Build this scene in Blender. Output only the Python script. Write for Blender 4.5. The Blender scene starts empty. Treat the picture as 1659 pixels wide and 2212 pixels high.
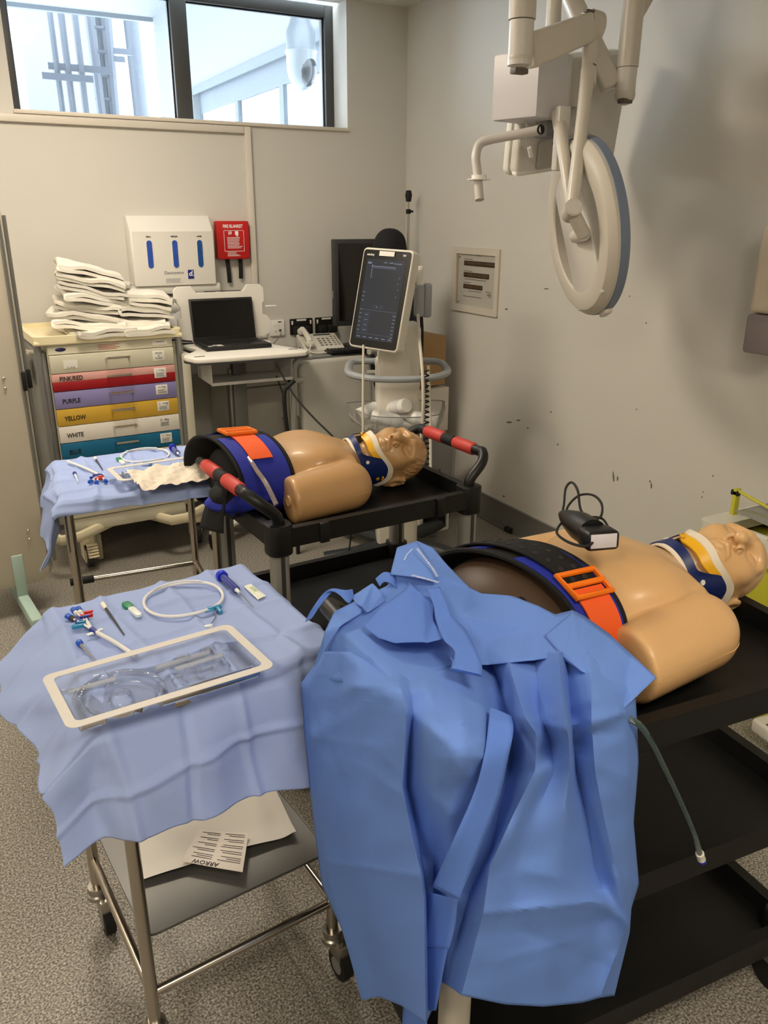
import bpy, bmesh, math, random
import numpy as np
from mathutils import Vector, Matrix, Euler
random.seed(7); np.random.seed(7)
SC = bpy.context.scene
COL = SC.collection
PI = math.pi
R = math.radians

# ------------------------------------------------------------------ camera
CAM_H = 1.62
FPX = 1744.0
def _axes(pitch, yaw, roll):
    cy, sy, cp, sp = math.cos(yaw), math.sin(yaw), math.cos(pitch), math.sin(pitch)
    fw = Vector((sy*cp, cy*cp, -sp)); rt = Vector((cy, -sy, 0)); up = rt.cross(fw)
    r = math.cos(roll)*rt + math.sin(roll)*up
    u = -math.sin(roll)*rt + math.cos(roll)*up
    return r, u, fw
CR, CU, CF = _axes(R(20.1), R(28.5), R(0.2))
cam_data = bpy.data.cameras.new('camera')
cam = bpy.data.objects.new('camera', cam_data)
COL.objects.link(cam)
cam_data.sensor_fit = 'HORIZONTAL'; cam_data.sensor_width = 36.0
cam_data.lens = 36.0*FPX/1659.0
cam_data.clip_start = 0.02; cam_data.clip_end = 200
cam.matrix_world = Matrix(((CR.x, CU.x, -CF.x, 0), (CR.y, CU.y, -CF.y, 0), (CR.z, CU.z, -CF.z, CAM_H), (0, 0, 0, 1)))
SC.camera = cam
CC = Vector((0, 0, CAM_H))
# measuring helpers: a direction seen in the photograph taken to a known distance, height or plane
def ray(x, y): x, y = float(x), float(y); return ((x-829.5)*CR - (y-1106.0)*CU + FPX*CF)
def atz(x, y, z): d = ray(x, y); return CC + d*((z-CAM_H)/d.z)
def atX(x, y, X): d = ray(x, y); return CC + d*(X/d.x)
def atY(x, y, Y): d = ray(x, y); return CC + d*(Y/d.y)
def atD(x, y, D): d = ray(x, y); return CC + d*(float(D)/FPX)

# ------------------------------------------------------------------ world, view
w = bpy.data.worlds.new('sky'); SC.world = w; w.use_nodes = True
bg = w.node_tree.nodes['Background']
bg.inputs['Color'].default_value = (0.76, 0.88, 1.0, 1); bg.inputs['Strength'].default_value = 14.0
SC.view_settings.view_transform = 'Standard'; SC.view_settings.look = 'None'
SC.view_settings.gamma = 1.0; SC.view_settings.use_curve_mapping = False
SC.view_settings.exposure = 0.0
LAMP_STRENGTH = 34.0

# ------------------------------------------------------------------ materials
MATS = {}
def lin(c):
    return tuple(((v/255.0)/12.92 if v/255.0 <= 0.04045 else (((v/255.0)+0.055)/1.055)**2.4) for v in c)
def mat(name, rgb, rough=0.5, metal=0.0, spec=0.5, var=0.0, vscale=8.0, bump=0.0, bscale=60.0, trans=0.0, ior=1.45,
        alpha=1.0, emit=None, estr=0.0, coat=0.0, rvar=0.0, sheen=0.0, detail=3.0):
    """procedural principled material; rgb in sRGB 0-255"""
    if name in MATS: return MATS[name]
    m = bpy.data.materials.new(name); m.use_nodes = True
    nt = m.node_tree; b = nt.nodes['Principled BSDF']
    c = lin(rgb)
    b.inputs['Base Color'].default_value = (*c, 1)
    b.inputs['Roughness'].default_value = rough
    b.inputs['Metallic'].default_value = metal
    b.inputs['Specular IOR Level'].default_value = spec
    b.inputs['IOR'].default_value = ior
    b.inputs['Transmission Weight'].default_value = trans
    b.inputs['Alpha'].default_value = alpha
    b.inputs['Coat Weight'].default_value = coat
    b.inputs['Sheen Weight'].default_value = sheen
    if emit:
        b.inputs['Emission Color'].default_value = (*lin(emit), 1); b.inputs['Emission Strength'].default_value = estr
    if var or bump or rvar:
        tc = nt.nodes.new('ShaderNodeTexCoord')
    if var or rvar:
        n = nt.nodes.new('ShaderNodeTexNoise'); n.inputs['Scale'].default_value = vscale; n.inputs['Detail'].default_value = detail
        nt.links.new(tc.outputs['Object'], n.inputs['Vector'])
        if var:
            mx = nt.nodes.new('ShaderNodeMix'); mx.data_type = 'RGBA'
            mx.inputs['A'].default_value = (*[v*(1-var) for v in c], 1)
            mx.inputs['B'].default_value = (*[min(1, v*(1+var)) for v in c], 1)
            nt.links.new(n.outputs['Fac'], mx.inputs['Factor']); nt.links.new(mx.outputs['Result'], b.inputs['Base Color'])
        if rvar:
            mr = nt.nodes.new('ShaderNodeMapRange')
            mr.inputs['To Min'].default_value = max(0, rough-rvar); mr.inputs['To Max'].default_value = min(1, rough+rvar)
            nt.links.new(n.outputs['Fac'], mr.inputs['Value']); nt.links.new(mr.outputs['Result'], b.inputs['Roughness'])
    if bump:
        n2 = nt.nodes.new('ShaderNodeTexNoise'); n2.inputs['Scale'].default_value = bscale; n2.inputs['Detail'].default_value = 2.0
        nt.links.new(tc.outputs['Object'], n2.inputs['Vector'])
        bp = nt.nodes.new('ShaderNodeBump'); bp.inputs['Strength'].default_value = bump; bp.inputs['Distance'].default_value = 0.01
        nt.links.new(n2.outputs['Fac'], bp.inputs['Height']); nt.links.new(bp.outputs['Normal'], b.inputs['Normal'])
    MATS[name] = m
    return m

def clear_plastic(name, rgb=(235, 240, 245), rough=0.08, alpha=0.18):
    """thin clear plastic sheet: mostly see-through, glossy"""
    if name in MATS: return MATS[name]
    m = bpy.data.materials.new(name); m.use_nodes = True
    nt = m.node_tree; b = nt.nodes['Principled BSDF']; out = nt.nodes['Material Output']
    b.inputs['Base Color'].default_value = (*lin(rgb), 1); b.inputs['Roughness'].default_value = rough
    b.inputs['Specular IOR Level'].default_value = 0.6
    tr = nt.nodes.new('ShaderNodeBsdfTransparent'); tr.inputs['Color'].default_value = (0.97, 0.98, 0.99, 1)
    gl = nt.nodes.new('ShaderNodeBsdfGlossy'); gl.inputs['Roughness'].default_value = rough
    fr = nt.nodes.new('ShaderNodeFresnel'); fr.inputs['IOR'].default_value = 1.5
    m1 = nt.nodes.new('ShaderNodeMixShader'); m1.inputs[0].default_value = alpha
    nt.links.new(tr.outputs[0], m1.inputs[1]); nt.links.new(b.outputs[0], m1.inputs[2])
    m2 = nt.nodes.new('ShaderNodeMixShader'); nt.links.new(fr.outputs[0], m2.inputs[0])
    nt.links.new(m1.outputs[0], m2.inputs[1]); nt.links.new(gl.outputs[0], m2.inputs[2])
    nt.links.new(m2.outputs[0], out.inputs['Surface'])
    MATS[name] = m
    return m

def nodes_of(m): return m.node_tree.nodes, m.node_tree.links, m.node_tree.nodes['Principled BSDF']

# ------------------------------------------------------------------ mesh builder
def rrect(w, h, r, n=5, cx=0, cy=0):
    """rounded rectangle outline, counter-clockwise"""
    p = []
    r = min(r, w/2-1e-5, h/2-1e-5)
    for (sx, sy, a0) in ((1, 1, 0), (-1, 1, 90), (-1, -1, 180), (1, -1, 270)):
        for i in range(n+1):
            a = R(a0+90*i/n)
            p.append((cx+sx*(w/2-r)+r*math.cos(a), cy+sy*(h/2-r)+r*math.sin(a)))
    return p
def catmull(pts, n=6, closed=False):
    P = [Vector(p) for p in pts]; out = []
    N = len(P)
    rng = range(N if closed else N-1)
    for i in rng:
        p1, p2 = P[i], P[(i+1) % N]
        p0 = P[i-1] if (i > 0 or closed) else p1*2-p2
        p3 = P[(i+2) % N] if (i+2 < N or closed) else p2*2-p1
        for k in range(n):
            t = k/n
            out.append(0.5*((2*p1)+(p2-p0)*t+(2*p0-5*p1+4*p2-p3)*t*t+(3*p1-p0-3*p2+p3)*t**3))
    if not closed: out.append(P[-1])
    return out

class MB:
    def __init__(s): s.v = []; s.f = []; s.m = []
    def add(s, vs, fs, M=None, mi=0):
        o = len(s.v)
        if M is not None: vs = [M @ Vector(v) for v in vs]
        s.v += [tuple(v) for v in vs]; s.f += [tuple(i+o for i in f) for f in fs]; s.m += [mi]*len(fs)
        return s
    def addbm(s, bm, M=None, mi=0):
        bm.verts.index_update()
        s.add([v.co.copy() for v in bm.verts], [[v.index for v in f.verts] for f in bm.faces], M, mi); bm.free(); return s
    def box(s, c, size, bev=0.0, seg=2, M=None, mi=0, taper=None):
        bm = bmesh.new(); bmesh.ops.create_cube(bm, size=1)
        for v in bm.verts:
            v.co = Vector((v.co.x*size[0], v.co.y*size[1], v.co.z*size[2]))
            if taper and v.co.z > 0: v.co.x *= taper[0]; v.co.y *= taper[1]
        if bev: bmesh.ops.bevel(bm, geom=list(bm.edges), offset=bev, segments=seg, profile=0.5, affect='EDGES')
        for v in bm.verts: v.co += Vector(c)
        return s.addbm(bm, M, mi)
    def box2(s, a, b, bev=0.0, seg=2, M=None, mi=0):
        c = [(a[i]+b[i])/2 for i in range(3)]; d = [abs(b[i]-a[i]) for i in range(3)]
        return s.box(c, d, bev, seg, M, mi)
    def prism(s, poly, z0, z1, bev=0.0, seg=2, M=None, mi=0, edges='all'):
        bm = bmesh.new()
        lo = [bm.verts.new((p[0], p[1], z0)) for p in poly]; hi = [bm.verts.new((p[0], p[1], z1)) for p in poly]
        n = len(poly)
        bm.faces.new(list(reversed(lo))); bm.faces.new(hi)
        for i in range(n): bm.faces.new((lo[i], lo[(i+1) % n], hi[(i+1) % n], hi[i]))
        bmesh.ops.recalc_face_normals(bm, faces=list(bm.faces))
        if bev:
            es = [e for e in bm.edges if abs(e.verts[0].co.z-e.verts[1].co.z) < 1e-7]
            bmesh.ops.bevel(bm, geom=es, offset=bev, segments=seg, profile=0.5, affect='EDGES')
        return s.addbm(bm, M, mi)
    def tube(s, pts, r, n=10, caps=True, M=None, mi=0, smooth=0, closed=False, flat=1.0):
        P = catmull(pts, smooth, closed) if smooth else [Vector(p) for p in pts]
        N = len(P)
        rad = r if callable(r) else (lambda t: r)
        T = []
        for i in range(N):
            if closed: t = P[(i+1) % N]-P[i-1]
            else: t = P[min(i+1, N-1)]-P[max(i-1, 0)]
            T.append(t.normalized() if t.length > 1e-9 else Vector((0, 0, 1)))
        a = Vector((0, 0, 1)) if abs(T[0].z) < 0.9 else Vector((1, 0, 0))
        nrm = (a-T[0]*a.dot(T[0])).normalized()
        vs = []; fs = []
        for i in range(N):
            nrm = (nrm-T[i]*nrm.dot(T[i]))
            nrm = nrm.normalized() if nrm.length > 1e-9 else T[i].orthogonal().normalized()
            b = T[i].cross(nrm); rr = rad(i/(N-1))
            for k in range(n):
                an = 2*PI*k/n
                vs.append(P[i]+nrm*(math.cos(an)*rr*flat)+b*(math.sin(an)*rr))
        for i in range(N if closed else N-1):
            j = (i+1) % N
            for k in range(n):
                fs.append((i*n+k, i*n+(k+1) % n, j*n+(k+1) % n, j*n+k))
        if caps and not closed:
            fs.append(tuple(reversed(range(n)))); fs.append(tuple((N-1)*n+k for k in range(n)))
        return s.add(vs, fs, M, mi)
    def cyl(s, a, b, r, n=16, M=None, mi=0, r2=None):
        return s.tube([a, b], (lambda t: r+(r2-r)*t) if r2 is not None else r, n, True, M, mi)
    def lathe(s, prof, n=20, M=None, mi=0, cap=True):
        vs = []; fs = []
        for (r, z) in prof:
            for k in range(n):
                a = 2*PI*k/n; vs.append((r*math.cos(a), r*math.sin(a), z))
        for i in range(len(prof)-1):
            for k in range(n): fs.append((i*n+k, i*n+(k+1) % n, (i+1)*n+(k+1) % n, (i+1)*n+k))
        if cap:
            if prof[0][0] > 1e-5: fs.append(tuple(reversed(range(n))))
            if prof[-1][0] > 1e-5: fs.append(tuple((len(prof)-1)*n+k for k in range(n)))
        return s.add(vs, fs, M, mi)
    def sphere(s, c, r, n=14, m=9, M=None, mi=0):
        rx, ry, rz = (r, r, r) if not hasattr(r, '__len__') else r
        vs = []; fs = []
        for i in range(m+1):
            ph = PI*i/m
            for k in range(n):
                a = 2*PI*k/n
                vs.append((c[0]+rx*math.sin(ph)*math.cos(a), c[1]+ry*math.sin(ph)*math.sin(a), c[2]-rz*math.cos(ph)))
        for i in range(m):
            for k in range(n): fs.append((i*n+k, i*n+(k+1) % n, (i+1)*n+(k+1) % n, (i+1)*n+k))
        return s.add(vs, fs, M, mi)
    def grid(s, fn, nu, nv, M=None, mi=0):
        """fn(u,v) -> point, u,v in 0..1"""
        vs = [fn(i/nu, j/nv) for j in range(nv+1) for i in range(nu+1)]
        fs = [(j*(nu+1)+i, j*(nu+1)+i+1, (j+1)*(nu+1)+i+1, (j+1)*(nu+1)+i) for j in range(nv) for i in range(nu)]
        return s.add(vs, fs, M, mi)
    def ring_plate(s, outer, inner, z0, z1, M=None, mi=0):
        """flat frame between two outlines with the same number of points"""
        n = len(outer)
        vs = [(p[0], p[1], z0) for p in outer]+[(p[0], p[1], z0) for p in inner]+[(p[0], p[1], z1) for p in outer]+[(p[0], p[1], z1) for p in inner]
        fs = []
        for i in range(n):
            j = (i+1) % n
            fs += [(2*n+i, 2*n+j, 3*n+j, 3*n+i), (j, i, n+i, n+j), (i, j, 2*n+j, 2*n+i), (n+j, n+i, 3*n+i, 3*n+j)]
        return s.add(vs, fs, M, mi)
    def mesh(s, name, mats, smooth=35):
        me = bpy.data.meshes.new(name); me.from_pydata(s.v, [], s.f); me.validate()
        ms = mats if isinstance(mats, (list, tuple)) else [mats]
        for m in ms: me.materials.append(m)
        if len(ms) > 1 and len(me.polygons) == len(s.m): me.polygons.foreach_set('material_index', s.m)
        bm = bmesh.new(); bm.from_mesh(me)
        bmesh.ops.remove_doubles(bm, verts=list(bm.verts), dist=1e-6)
        bmesh.ops.recalc_face_normals(bm, faces=list(bm.faces)); bm.to_mesh(me); bm.free()
        if smooth:
            me.polygons.foreach_set('use_smooth', [True]*len(me.polygons)); me.set_sharp_from_angle(angle=R(smooth))
        me.update(); return me
    def build(s, name, mats, parent=None, smooth=35, loc=None, rot=None, label=None):
        o = bpy.data.objects.new(name, s.mesh(name, mats, smooth)); COL.objects.link(o)
        if parent is not None: o.parent = parent
        if loc is not None: o.location = loc
        if rot is not None: o.rotation_euler = rot
        if label: o['label'] = label
        return o

def T(x=0, y=0, z=0, rx=0, ry=0, rz=0, s=1.0):
    return Matrix.Translation((x, y, z)) @ Euler((R(rx), R(ry), R(rz))).to_matrix().to_4x4() @ Matrix.Scale(s, 4)
def frame_mat(o, xax, zax):
    """matrix with local X along xax, local Z near zax, origin o"""
    x = Vector(xax).normalized(); z = Vector(zax); z = (z-x*z.dot(x)).normalized(); y = z.cross(x)
    return Matrix(((x.x, y.x, z.x, o[0]), (x.y, y.y, z.y, o[1]), (x.z, y.z, z.z, o[2]), (0, 0, 0, 1)))
def tag(o, label=None, cat=None, group=None, kind=None):
    if label: o['label'] = label
    if cat: o['category'] = cat
    if group: o['group'] = group
    if kind: o['kind'] = kind
    return o
def thing(name, label, cat, loc=(0, 0, 0), rotz=0.0, group=None, M=None):
    o = bpy.data.objects.new(name, None); COL.objects.link(o); o.empty_display_size = 0.05
    if M is not None: o.matrix_world = M
    else: o.location = loc; o.rotation_euler = (0, 0, R(rotz))
    return tag(o, label, cat, group)
def dup(o, parent=None, **kw):
    c = o.copy(); COL.objects.link(c); c.parent = parent
    for ch in o.children: dup(ch, c)
    return c
def struct(name, mb, m, parent=None, smooth=35):
    o = mb.build(name, m, parent, smooth)
    if parent is None: o['kind'] = 'structure'
    return o
def text(s, size, M, m, parent=None, align='LEFT', name='lettering', ex=0.0003, xs=1.0, bold=0.0, shear=0.0):
    cu = bpy.data.curves.new('t', 'FONT'); cu.body = s; cu.size = size; cu.align_x = align; cu.align_y = 'CENTER'
    cu.extrude = ex; cu.resolution_u = 2; cu.offset = bold; cu.shear = shear
    tmp = bpy.data.objects.new('t', cu); COL.objects.link(tmp)
    dg = bpy.context.evaluated_depsgraph_get()
    me = bpy.data.meshes.new_from_object(tmp.evaluated_get(dg)); me.name = name
    bpy.data.objects.remove(tmp); bpy.data.curves.remove(cu)
    me.materials.clear(); me.materials.append(m)
    me.transform(M @ Matrix.Scale(xs, 4, (1, 0, 0)))
    o = bpy.data.objects.new(name, me); COL.objects.link(o)
    if parent is not None: o.parent = parent
    return o
# frame for print on an upright face: X right, Y up, Z out of the face (toward -Y of the thing)
def face_front(x, y, z, rz=0): return Matrix.Translation((x, y, z)) @ Euler((R(90), 0, R(rz))).to_matrix().to_4x4()
def lines_block(mb, x0, x1, ztop, n, dz, y, h, seed=0, ragged=0.25):
    """rows of tiny print as thin raised bars on a face that looks along -Y"""
    rnd = random.Random(seed)
    for i in range(n):
        e = x1-(x1-x0)*ragged*rnd.random()
        z = ztop-i*dz
        mb.add([(x0, y, z), (e, y, z), (e, y, z-h), (x0, y, z-h)], [(0, 1, 2, 3)])
    return mb

# shared materials
M_white = mat('white_enamel', (232, 230, 222), 0.35, var=0.02)
M_whitep = mat('white_plastic', (226, 224, 216), 0.42)
M_cream = mat('cream_plastic', (226, 216, 184), 0.4, var=0.02, vscale=3)
M_black = mat('black_plastic', (16, 16, 17), 0.42, bump=0.05, bscale=300)
M_blackr = mat('black_rubber', (20, 20, 20), 0.7)
M_chrome = mat('chrome', (215, 210, 200), 0.14, 1.0)
M_steel = mat('brushed_steel', (176, 172, 164), 0.32, 1.0, rvar=0.06, vscale=30)
M_alu = mat('aluminium', (150, 150, 146), 0.45, 0.85, rvar=0.05)
M_print = mat('black_ink', (24, 22, 24), 0.6)
M_grey = mat('mid_grey_plastic', (120, 121, 121), 0.5)
M_dgrey = mat('dark_grey_plastic', (52, 53, 54), 0.5)
M_lgrey = mat('light_grey_plastic', (186, 186, 182), 0.45)
# ------------------------------------------------------------------ the room
WX, WY, WXL, WYN, CZ = 2.57, 4.476, -2.2, -1.9, 2.707
def wall_mat():
    m = mat('painted_wall', (208, 205, 197), 0.55, spec=0.3, var=0.015, vscale=1.5, bump=0.02, bscale=400)
    return m
M_wall = wall_mat()
# the right wall carries scuffs and chips in the paint
M_wallr = M_wall.copy(); M_wallr.name = 'painted_wall_scuffed'
def floor_mat():
    m = bpy.data.materials.new('speckled_vinyl'); m.use_nodes = True
    n, l, b = nodes_of(m)
    tc = n.new('ShaderNodeTexCoord')
    n1 = n.new('ShaderNodeTexNoise'); n1.inputs['Scale'].default_value = 190; n1.inputs['Detail'].default_value = 2.0
    r1 = n.new('ShaderNodeValToRGB'); e = r1.color_ramp.elements
    e[0].position = 0.34; e[0].color = (*lin((80, 77, 72)), 1); e[1].position = 0.66; e[1].color = (*lin((182, 176, 165)), 1)
    x = r1.color_ramp.elements.new(0.5); x.color = (*lin((134, 129, 121)), 1)
    n2 = n.new('ShaderNodeTexVoronoi'); n2.inputs['Scale'].default_value = 260
    r2 = n.new('ShaderNodeValToRGB'); r2.color_ramp.elements[0].position = 0.0; r2.color_ramp.elements[0].color = (1, 1, 1, 1)
    r2.color_ramp.elements[1].position = 0.16; r2.color_ramp.elements[1].color = (0, 0, 0, 1)
    n3 = n.new('ShaderNodeTexWhiteNoise'); n3.noise_dimensions = '3D'
    mx = n.new('ShaderNodeMix'); mx.data_type = 'RGBA'; mx.inputs['B'].default_value = (*lin((222, 216, 204)), 1)
    mu = n.new('ShaderNodeMath'); mu.operation = 'MULTIPLY'
    gt = n.new('ShaderNodeMath'); gt.operation = 'GREATER_THAN'; gt.inputs[1].default_value = 0.72
    l.new(tc.outputs['Object'], n1.inputs['Vector']); l.new(tc.outputs['Object'], n2.inputs['Vector'])
    l.new(n1.outputs['Fac'], r1.inputs['Fac']); l.new(n2.outputs['Distance'], r2.inputs['Fac'])
    l.new(n2.outputs['Position'], n3.inputs['Vector']); l.new(n3.outputs['Value'], gt.inputs[0])
    l.new(r2.outputs['Color'], mu.inputs[0]); l.new(gt.outputs[0], mu.inputs[1])
    l.new(mu.outputs[0], mx.inputs['Factor']); l.new(r1.outputs['Color'], mx.inputs['A']); l.new(mx.outputs['Result'], b.inputs['Base Color'])
    b.inputs['Roughness'].default_value = 0.42; b.inputs['Specular IOR Level'].default_value = 0.35
    return m
M_floor = floor_mat()
struct('floor', MB().box2((WXL-.1, WYN-.1, -.08), (WX+.1, WY+.1, 0)), M_floor)
fl = bpy.data.objects['floor']
M_seam = mat('floor_seam', (112, 108, 100), 0.5)
sm = MB()
for a, b in (((536, 1912), (700, 2190)),):
    p, q = atz(*a, 0), atz(*b, 0); d = (q-p).normalized(); nrm = Vector((-d.y, d.x, 0))*0.0013
    p = p-d*1.5; q = q+d*0.5
    sm.add([p-nrm+Vector((0, 0, .0004)), q-nrm+Vector((0, 0, .0004)), q+nrm+Vector((0, 0, .0004)), p+nrm+Vector((0, 0, .0004))], [(0, 1, 2, 3)])
sm.build('seam', M_seam, fl)
M_ceil = mat('ceiling_paint', (222, 220, 214), 0.7)
struct('ceiling', MB().box2((WXL-.1, WYN-.1, CZ), (WX+.1, WY+.1, CZ+.12)), M_ceil)
struct('wall_right', MB().box2((WX, WYN-.1, 0), (WX+.12, WY+.35, CZ)), M_wallr)
struct('wall_left', MB().box2((WXL-.12, WYN-.1, 0), (WXL, WY+.35, CZ)), M_wall)
struct('wall_front', MB().box2((WXL-.1, WYN-.12, 0), (WX+.1, WYN, CZ)), M_wall)
# back wall with the high window opening
wx0, wx1, wz0 = 0.47, 2.19, 2.083
bw = MB()
bw.box2((WXL-.1, WY, 0), (WX+.1, WY+.32, wz0-.002))
bw.box2((WXL-.1, WY, wz0-.002), (wx0, WY+.32, CZ))
bw.box2((wx1, WY, wz0-.002), (WX+.1, WY+.32, CZ))
struct('wall_back', bw, M_wall)
# skirting
M_skirt = mat('grey_coved_skirting', (104, 103, 98), 0.55, var=0.25, vscale=130, detail=2)
cap = mat('skirting_cap', (150, 147, 138), 0.45)
for nm, a, b, ax in (('baseboard_right', (WX-.006, WYN, 0), (WX, WY, .148), 'y'), ('baseboard_back', (WXL, WY-.006, 0), (WX-.006, WY, .148), 'x'),
                     ('baseboard_left', (WXL, WYN, 0), (WXL+.006, WY, .148), 'y')):
    o = struct(nm, MB().box2(a, b), M_skirt)
    a2 = (a[0]-.002 if ax == 'y' else a[0], a[1]-.002 if ax == 'x' else a[1], .146); b2 = (b[0], b[1], .151)
    MB().box2(a2, b2).build('capping', cap, o)
# scuff marks and chips on the right wall, each a thin flake of worn paint
M_scuff = mat('scuff_mark', (112, 106, 98), 0.7)
wr = bpy.data.objects['wall_right']
sc_ = MB()
for (px, py, hpx, wpx, ln) in ((1325, 1030, 26, 5, 4), (1334, 1034, 12, 4, 0), (1407, 1050, 14, 4, 0), (1404, 1040, 6, 4, 0), (1088, 1072, 4, 6, 0), (1094, 668, 4, 8, 2), (1516, 1074, 5, 3, 0),
                               (1100, 912, 5, 14, 0), (1120, 908, 4, 10, 0), (1190, 890, 5, 4, 0), (1140, 925, 4, 4, 0), (1396, 698, 4, 4, 0), (1360, 640, 4, 3, 0), (1540, 1028, 5, 3, 0), (1519, 1063, 4, 3, 0), (1205, 960, 5, 4, 0), (1375, 884, 3, 4, 0), (1180, 624, 3, 12, 0)):
    v = []
    for k in range(8):
        a = 2*PI*k/8
        v.append(atX(px+math.cos(a)*wpx/2*(.7+.5*random.random())+ln*math.sin(a)*.2, py+math.sin(a)*hpx/2*(.8+.3*random.random()), WX-.0006))
    sc_.add(v, [tuple(range(8))])
sc_.build('scuff_marks', M_scuff, wr)['kind'] = 'stuff'

# ---- window
M_frame = mat('grey_window_frame', (74, 74, 72), 0.45, 0.2)
M_sill = mat('white_sill', (214, 206, 192), 0.4)
M_glass = clear_plastic('window_glass', (235, 245, 248), 0.02, 0.04)
wn = MB()
yf = WY+.2
wo = struct('window_1', MB().box2((wx0, yf-.03, wz0-.001), (wx1, yf+.05, wz0+.018)), M_frame)   # bottom rail
def fr_bar(a, b, nm='window_frame'): return MB().box2(a, b, .003).build(nm, M_frame, wo)
fr_bar((wx0, yf-.03, wz0+.018), (wx0+.045, yf+.05, CZ))
fr_bar((wx1-.05, yf-.03, wz0+.018), (wx1, yf+.05, CZ))
fr_bar((wx0+.045, yf-.03, CZ-.06), (wx1-.05, yf+.05, CZ))
fr_bar((1.282, yf-.035, wz0+.018), (1.366, yf+.05, CZ-.06), 'mullion')
for a, b in ((wx0+.045, 1.282), (1.366, wx1-.05)):
    MB().box2((a, yf+.006, wz0+.018), (b, yf+.012, CZ-.06)).build('pane', M_glass, wo)
    g = MB()
    for (p, q) in (((a, wz0+.018), (a+.006, CZ-.06)), ((b-.006, wz0+.018), (b, CZ-.06)), ((a, CZ-.066), (b, CZ-.06))):
        g.box2((p[0], yf-.004, p[1]), (q[0], yf+.006, q[1]))
    g.build('gasket', M_blackr, wo)
MB().box2((wx0-.005, WY-.018, wz0-.018), (wx1+.003, yf-.03, wz0), .004).build('window_sill', M_sill, wo)
# ---- surface trunking: along the wall below the sill, then down
M_trunk = mat('white_trunking', (216, 209, 196), 0.4)
tk = struct('trim_1', MB().box2((WXL, WY-.022, 2.028), (1.576, WY, 2.062), .003), M_trunk)
MB().box2((1.578, WY-.022, .9), (1.612, WY, 2.062), .003).build('trunking_drop', M_trunk, tk)

# ---- ceiling lights (recessed flat panels; only their light shows)
M_led = mat('lit_panel', (255, 250, 240), 0.5, emit=(255, 240, 218), estr=LAMP_STRENGTH)
for (lx, ly, lab) in ((0.55, 3.15, 'flat white ceiling light panel above the blue draped stands'), (0.55, -0.45, 'flat white ceiling light panel in the row nearest the blue gown'),
                      (-1.25, 3.15, 'flat white ceiling light panel beyond the folding screen'), (-1.25, -0.45, 'flat white ceiling light panel by the left wall')):
    t = thing('ceiling_light', lab, 'ceiling light', (lx, ly, CZ), group='flat ceiling light panels')
    MB().ring_plate(rrect(.62, .62, .004, 1), rrect(.58, .58, .004, 1), -.012, 0).build('frame', M_white, t)
    MB().box2((-.29, -.29, -.008), (.29, .29, -.001)).build('diffuser', M_led, t)

# ---- outside the window: wing of the same building, soffit, cage ladder, pipes, neighbours
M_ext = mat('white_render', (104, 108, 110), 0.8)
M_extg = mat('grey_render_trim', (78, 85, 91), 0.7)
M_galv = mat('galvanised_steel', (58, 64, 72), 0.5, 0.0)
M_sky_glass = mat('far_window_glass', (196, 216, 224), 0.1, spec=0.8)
c = 3.1
yA = atX(330, 40, c).y
wing = thing('building_wing', 'white rendered wing with a strip of windows outside the high window', 'building', (c, 5.0, 0))
zb = atX(415, 195, c).z; y_ = 5.0
def LW(p): return (p[0]-c, p[1]-5.0, p[2])
zsof = atX(330, 38, c).z
yN = 4.95
yw = atX(415, 195, c).y      # far end of the window strip
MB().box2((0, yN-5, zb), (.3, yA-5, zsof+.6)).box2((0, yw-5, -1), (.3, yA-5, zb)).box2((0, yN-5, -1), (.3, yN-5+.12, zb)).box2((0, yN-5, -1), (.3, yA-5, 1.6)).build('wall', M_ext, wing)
rb = MB().box2((-.02, yN-5, zb-.06), (.0, yw-5, zb+.02)); rb.build('lintel', M_extg, wing)
ztop = atX(620, 140, c).z
# a row of glazed units set back in the strip
ys = [yN+.12, atX(592, 250, c).y, atX(497, 260, c).y, yw]
ys = sorted(ys)
for i in range(3):
    a, b = ys[i]-5, ys[i+1]-5
    f = MB().ring_plate([(a, 1.6), (b, 1.6), (b, zb), (a, zb)], [(a+.05, 1.65), (b-.05, 1.65), (b-.05, zb-.25), (a+.05, zb-.25)], -.06, 0, M=Matrix(((0, 0, 1, .14), (1, 0, 0, 0), (0, 1, 0, 0), (0, 0, 0, 1)))).build('window', M_extg, wing)
    MB().box2((.1, a+.05, 1.65), (.11, b-.05, zb-.25)).build('pane', M_sky_glass if i == 2 else M_glass, f)
sof = thing('canopy_soffit', 'pale flat canopy soffit outside the high window', 'soffit', (1.5, 6.0, zsof))
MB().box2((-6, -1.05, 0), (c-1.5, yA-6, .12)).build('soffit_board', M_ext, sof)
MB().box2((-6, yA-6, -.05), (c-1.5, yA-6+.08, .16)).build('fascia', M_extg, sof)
# white block behind the ladder
D0 = yA+1.6; KS = D0/9.5
blk = thing('white_building', 'plain white building block behind the cage ladder', 'building', (1.5, D0+1, 0))
xl = atY(55, 100, D0).x
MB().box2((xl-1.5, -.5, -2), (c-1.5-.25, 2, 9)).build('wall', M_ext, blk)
MB().box2((xl-1.5-.12, -.6, 5.4), (xl-1.5+.35, -.5, 9)).build('parapet_return', M_extg, blk)
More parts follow.
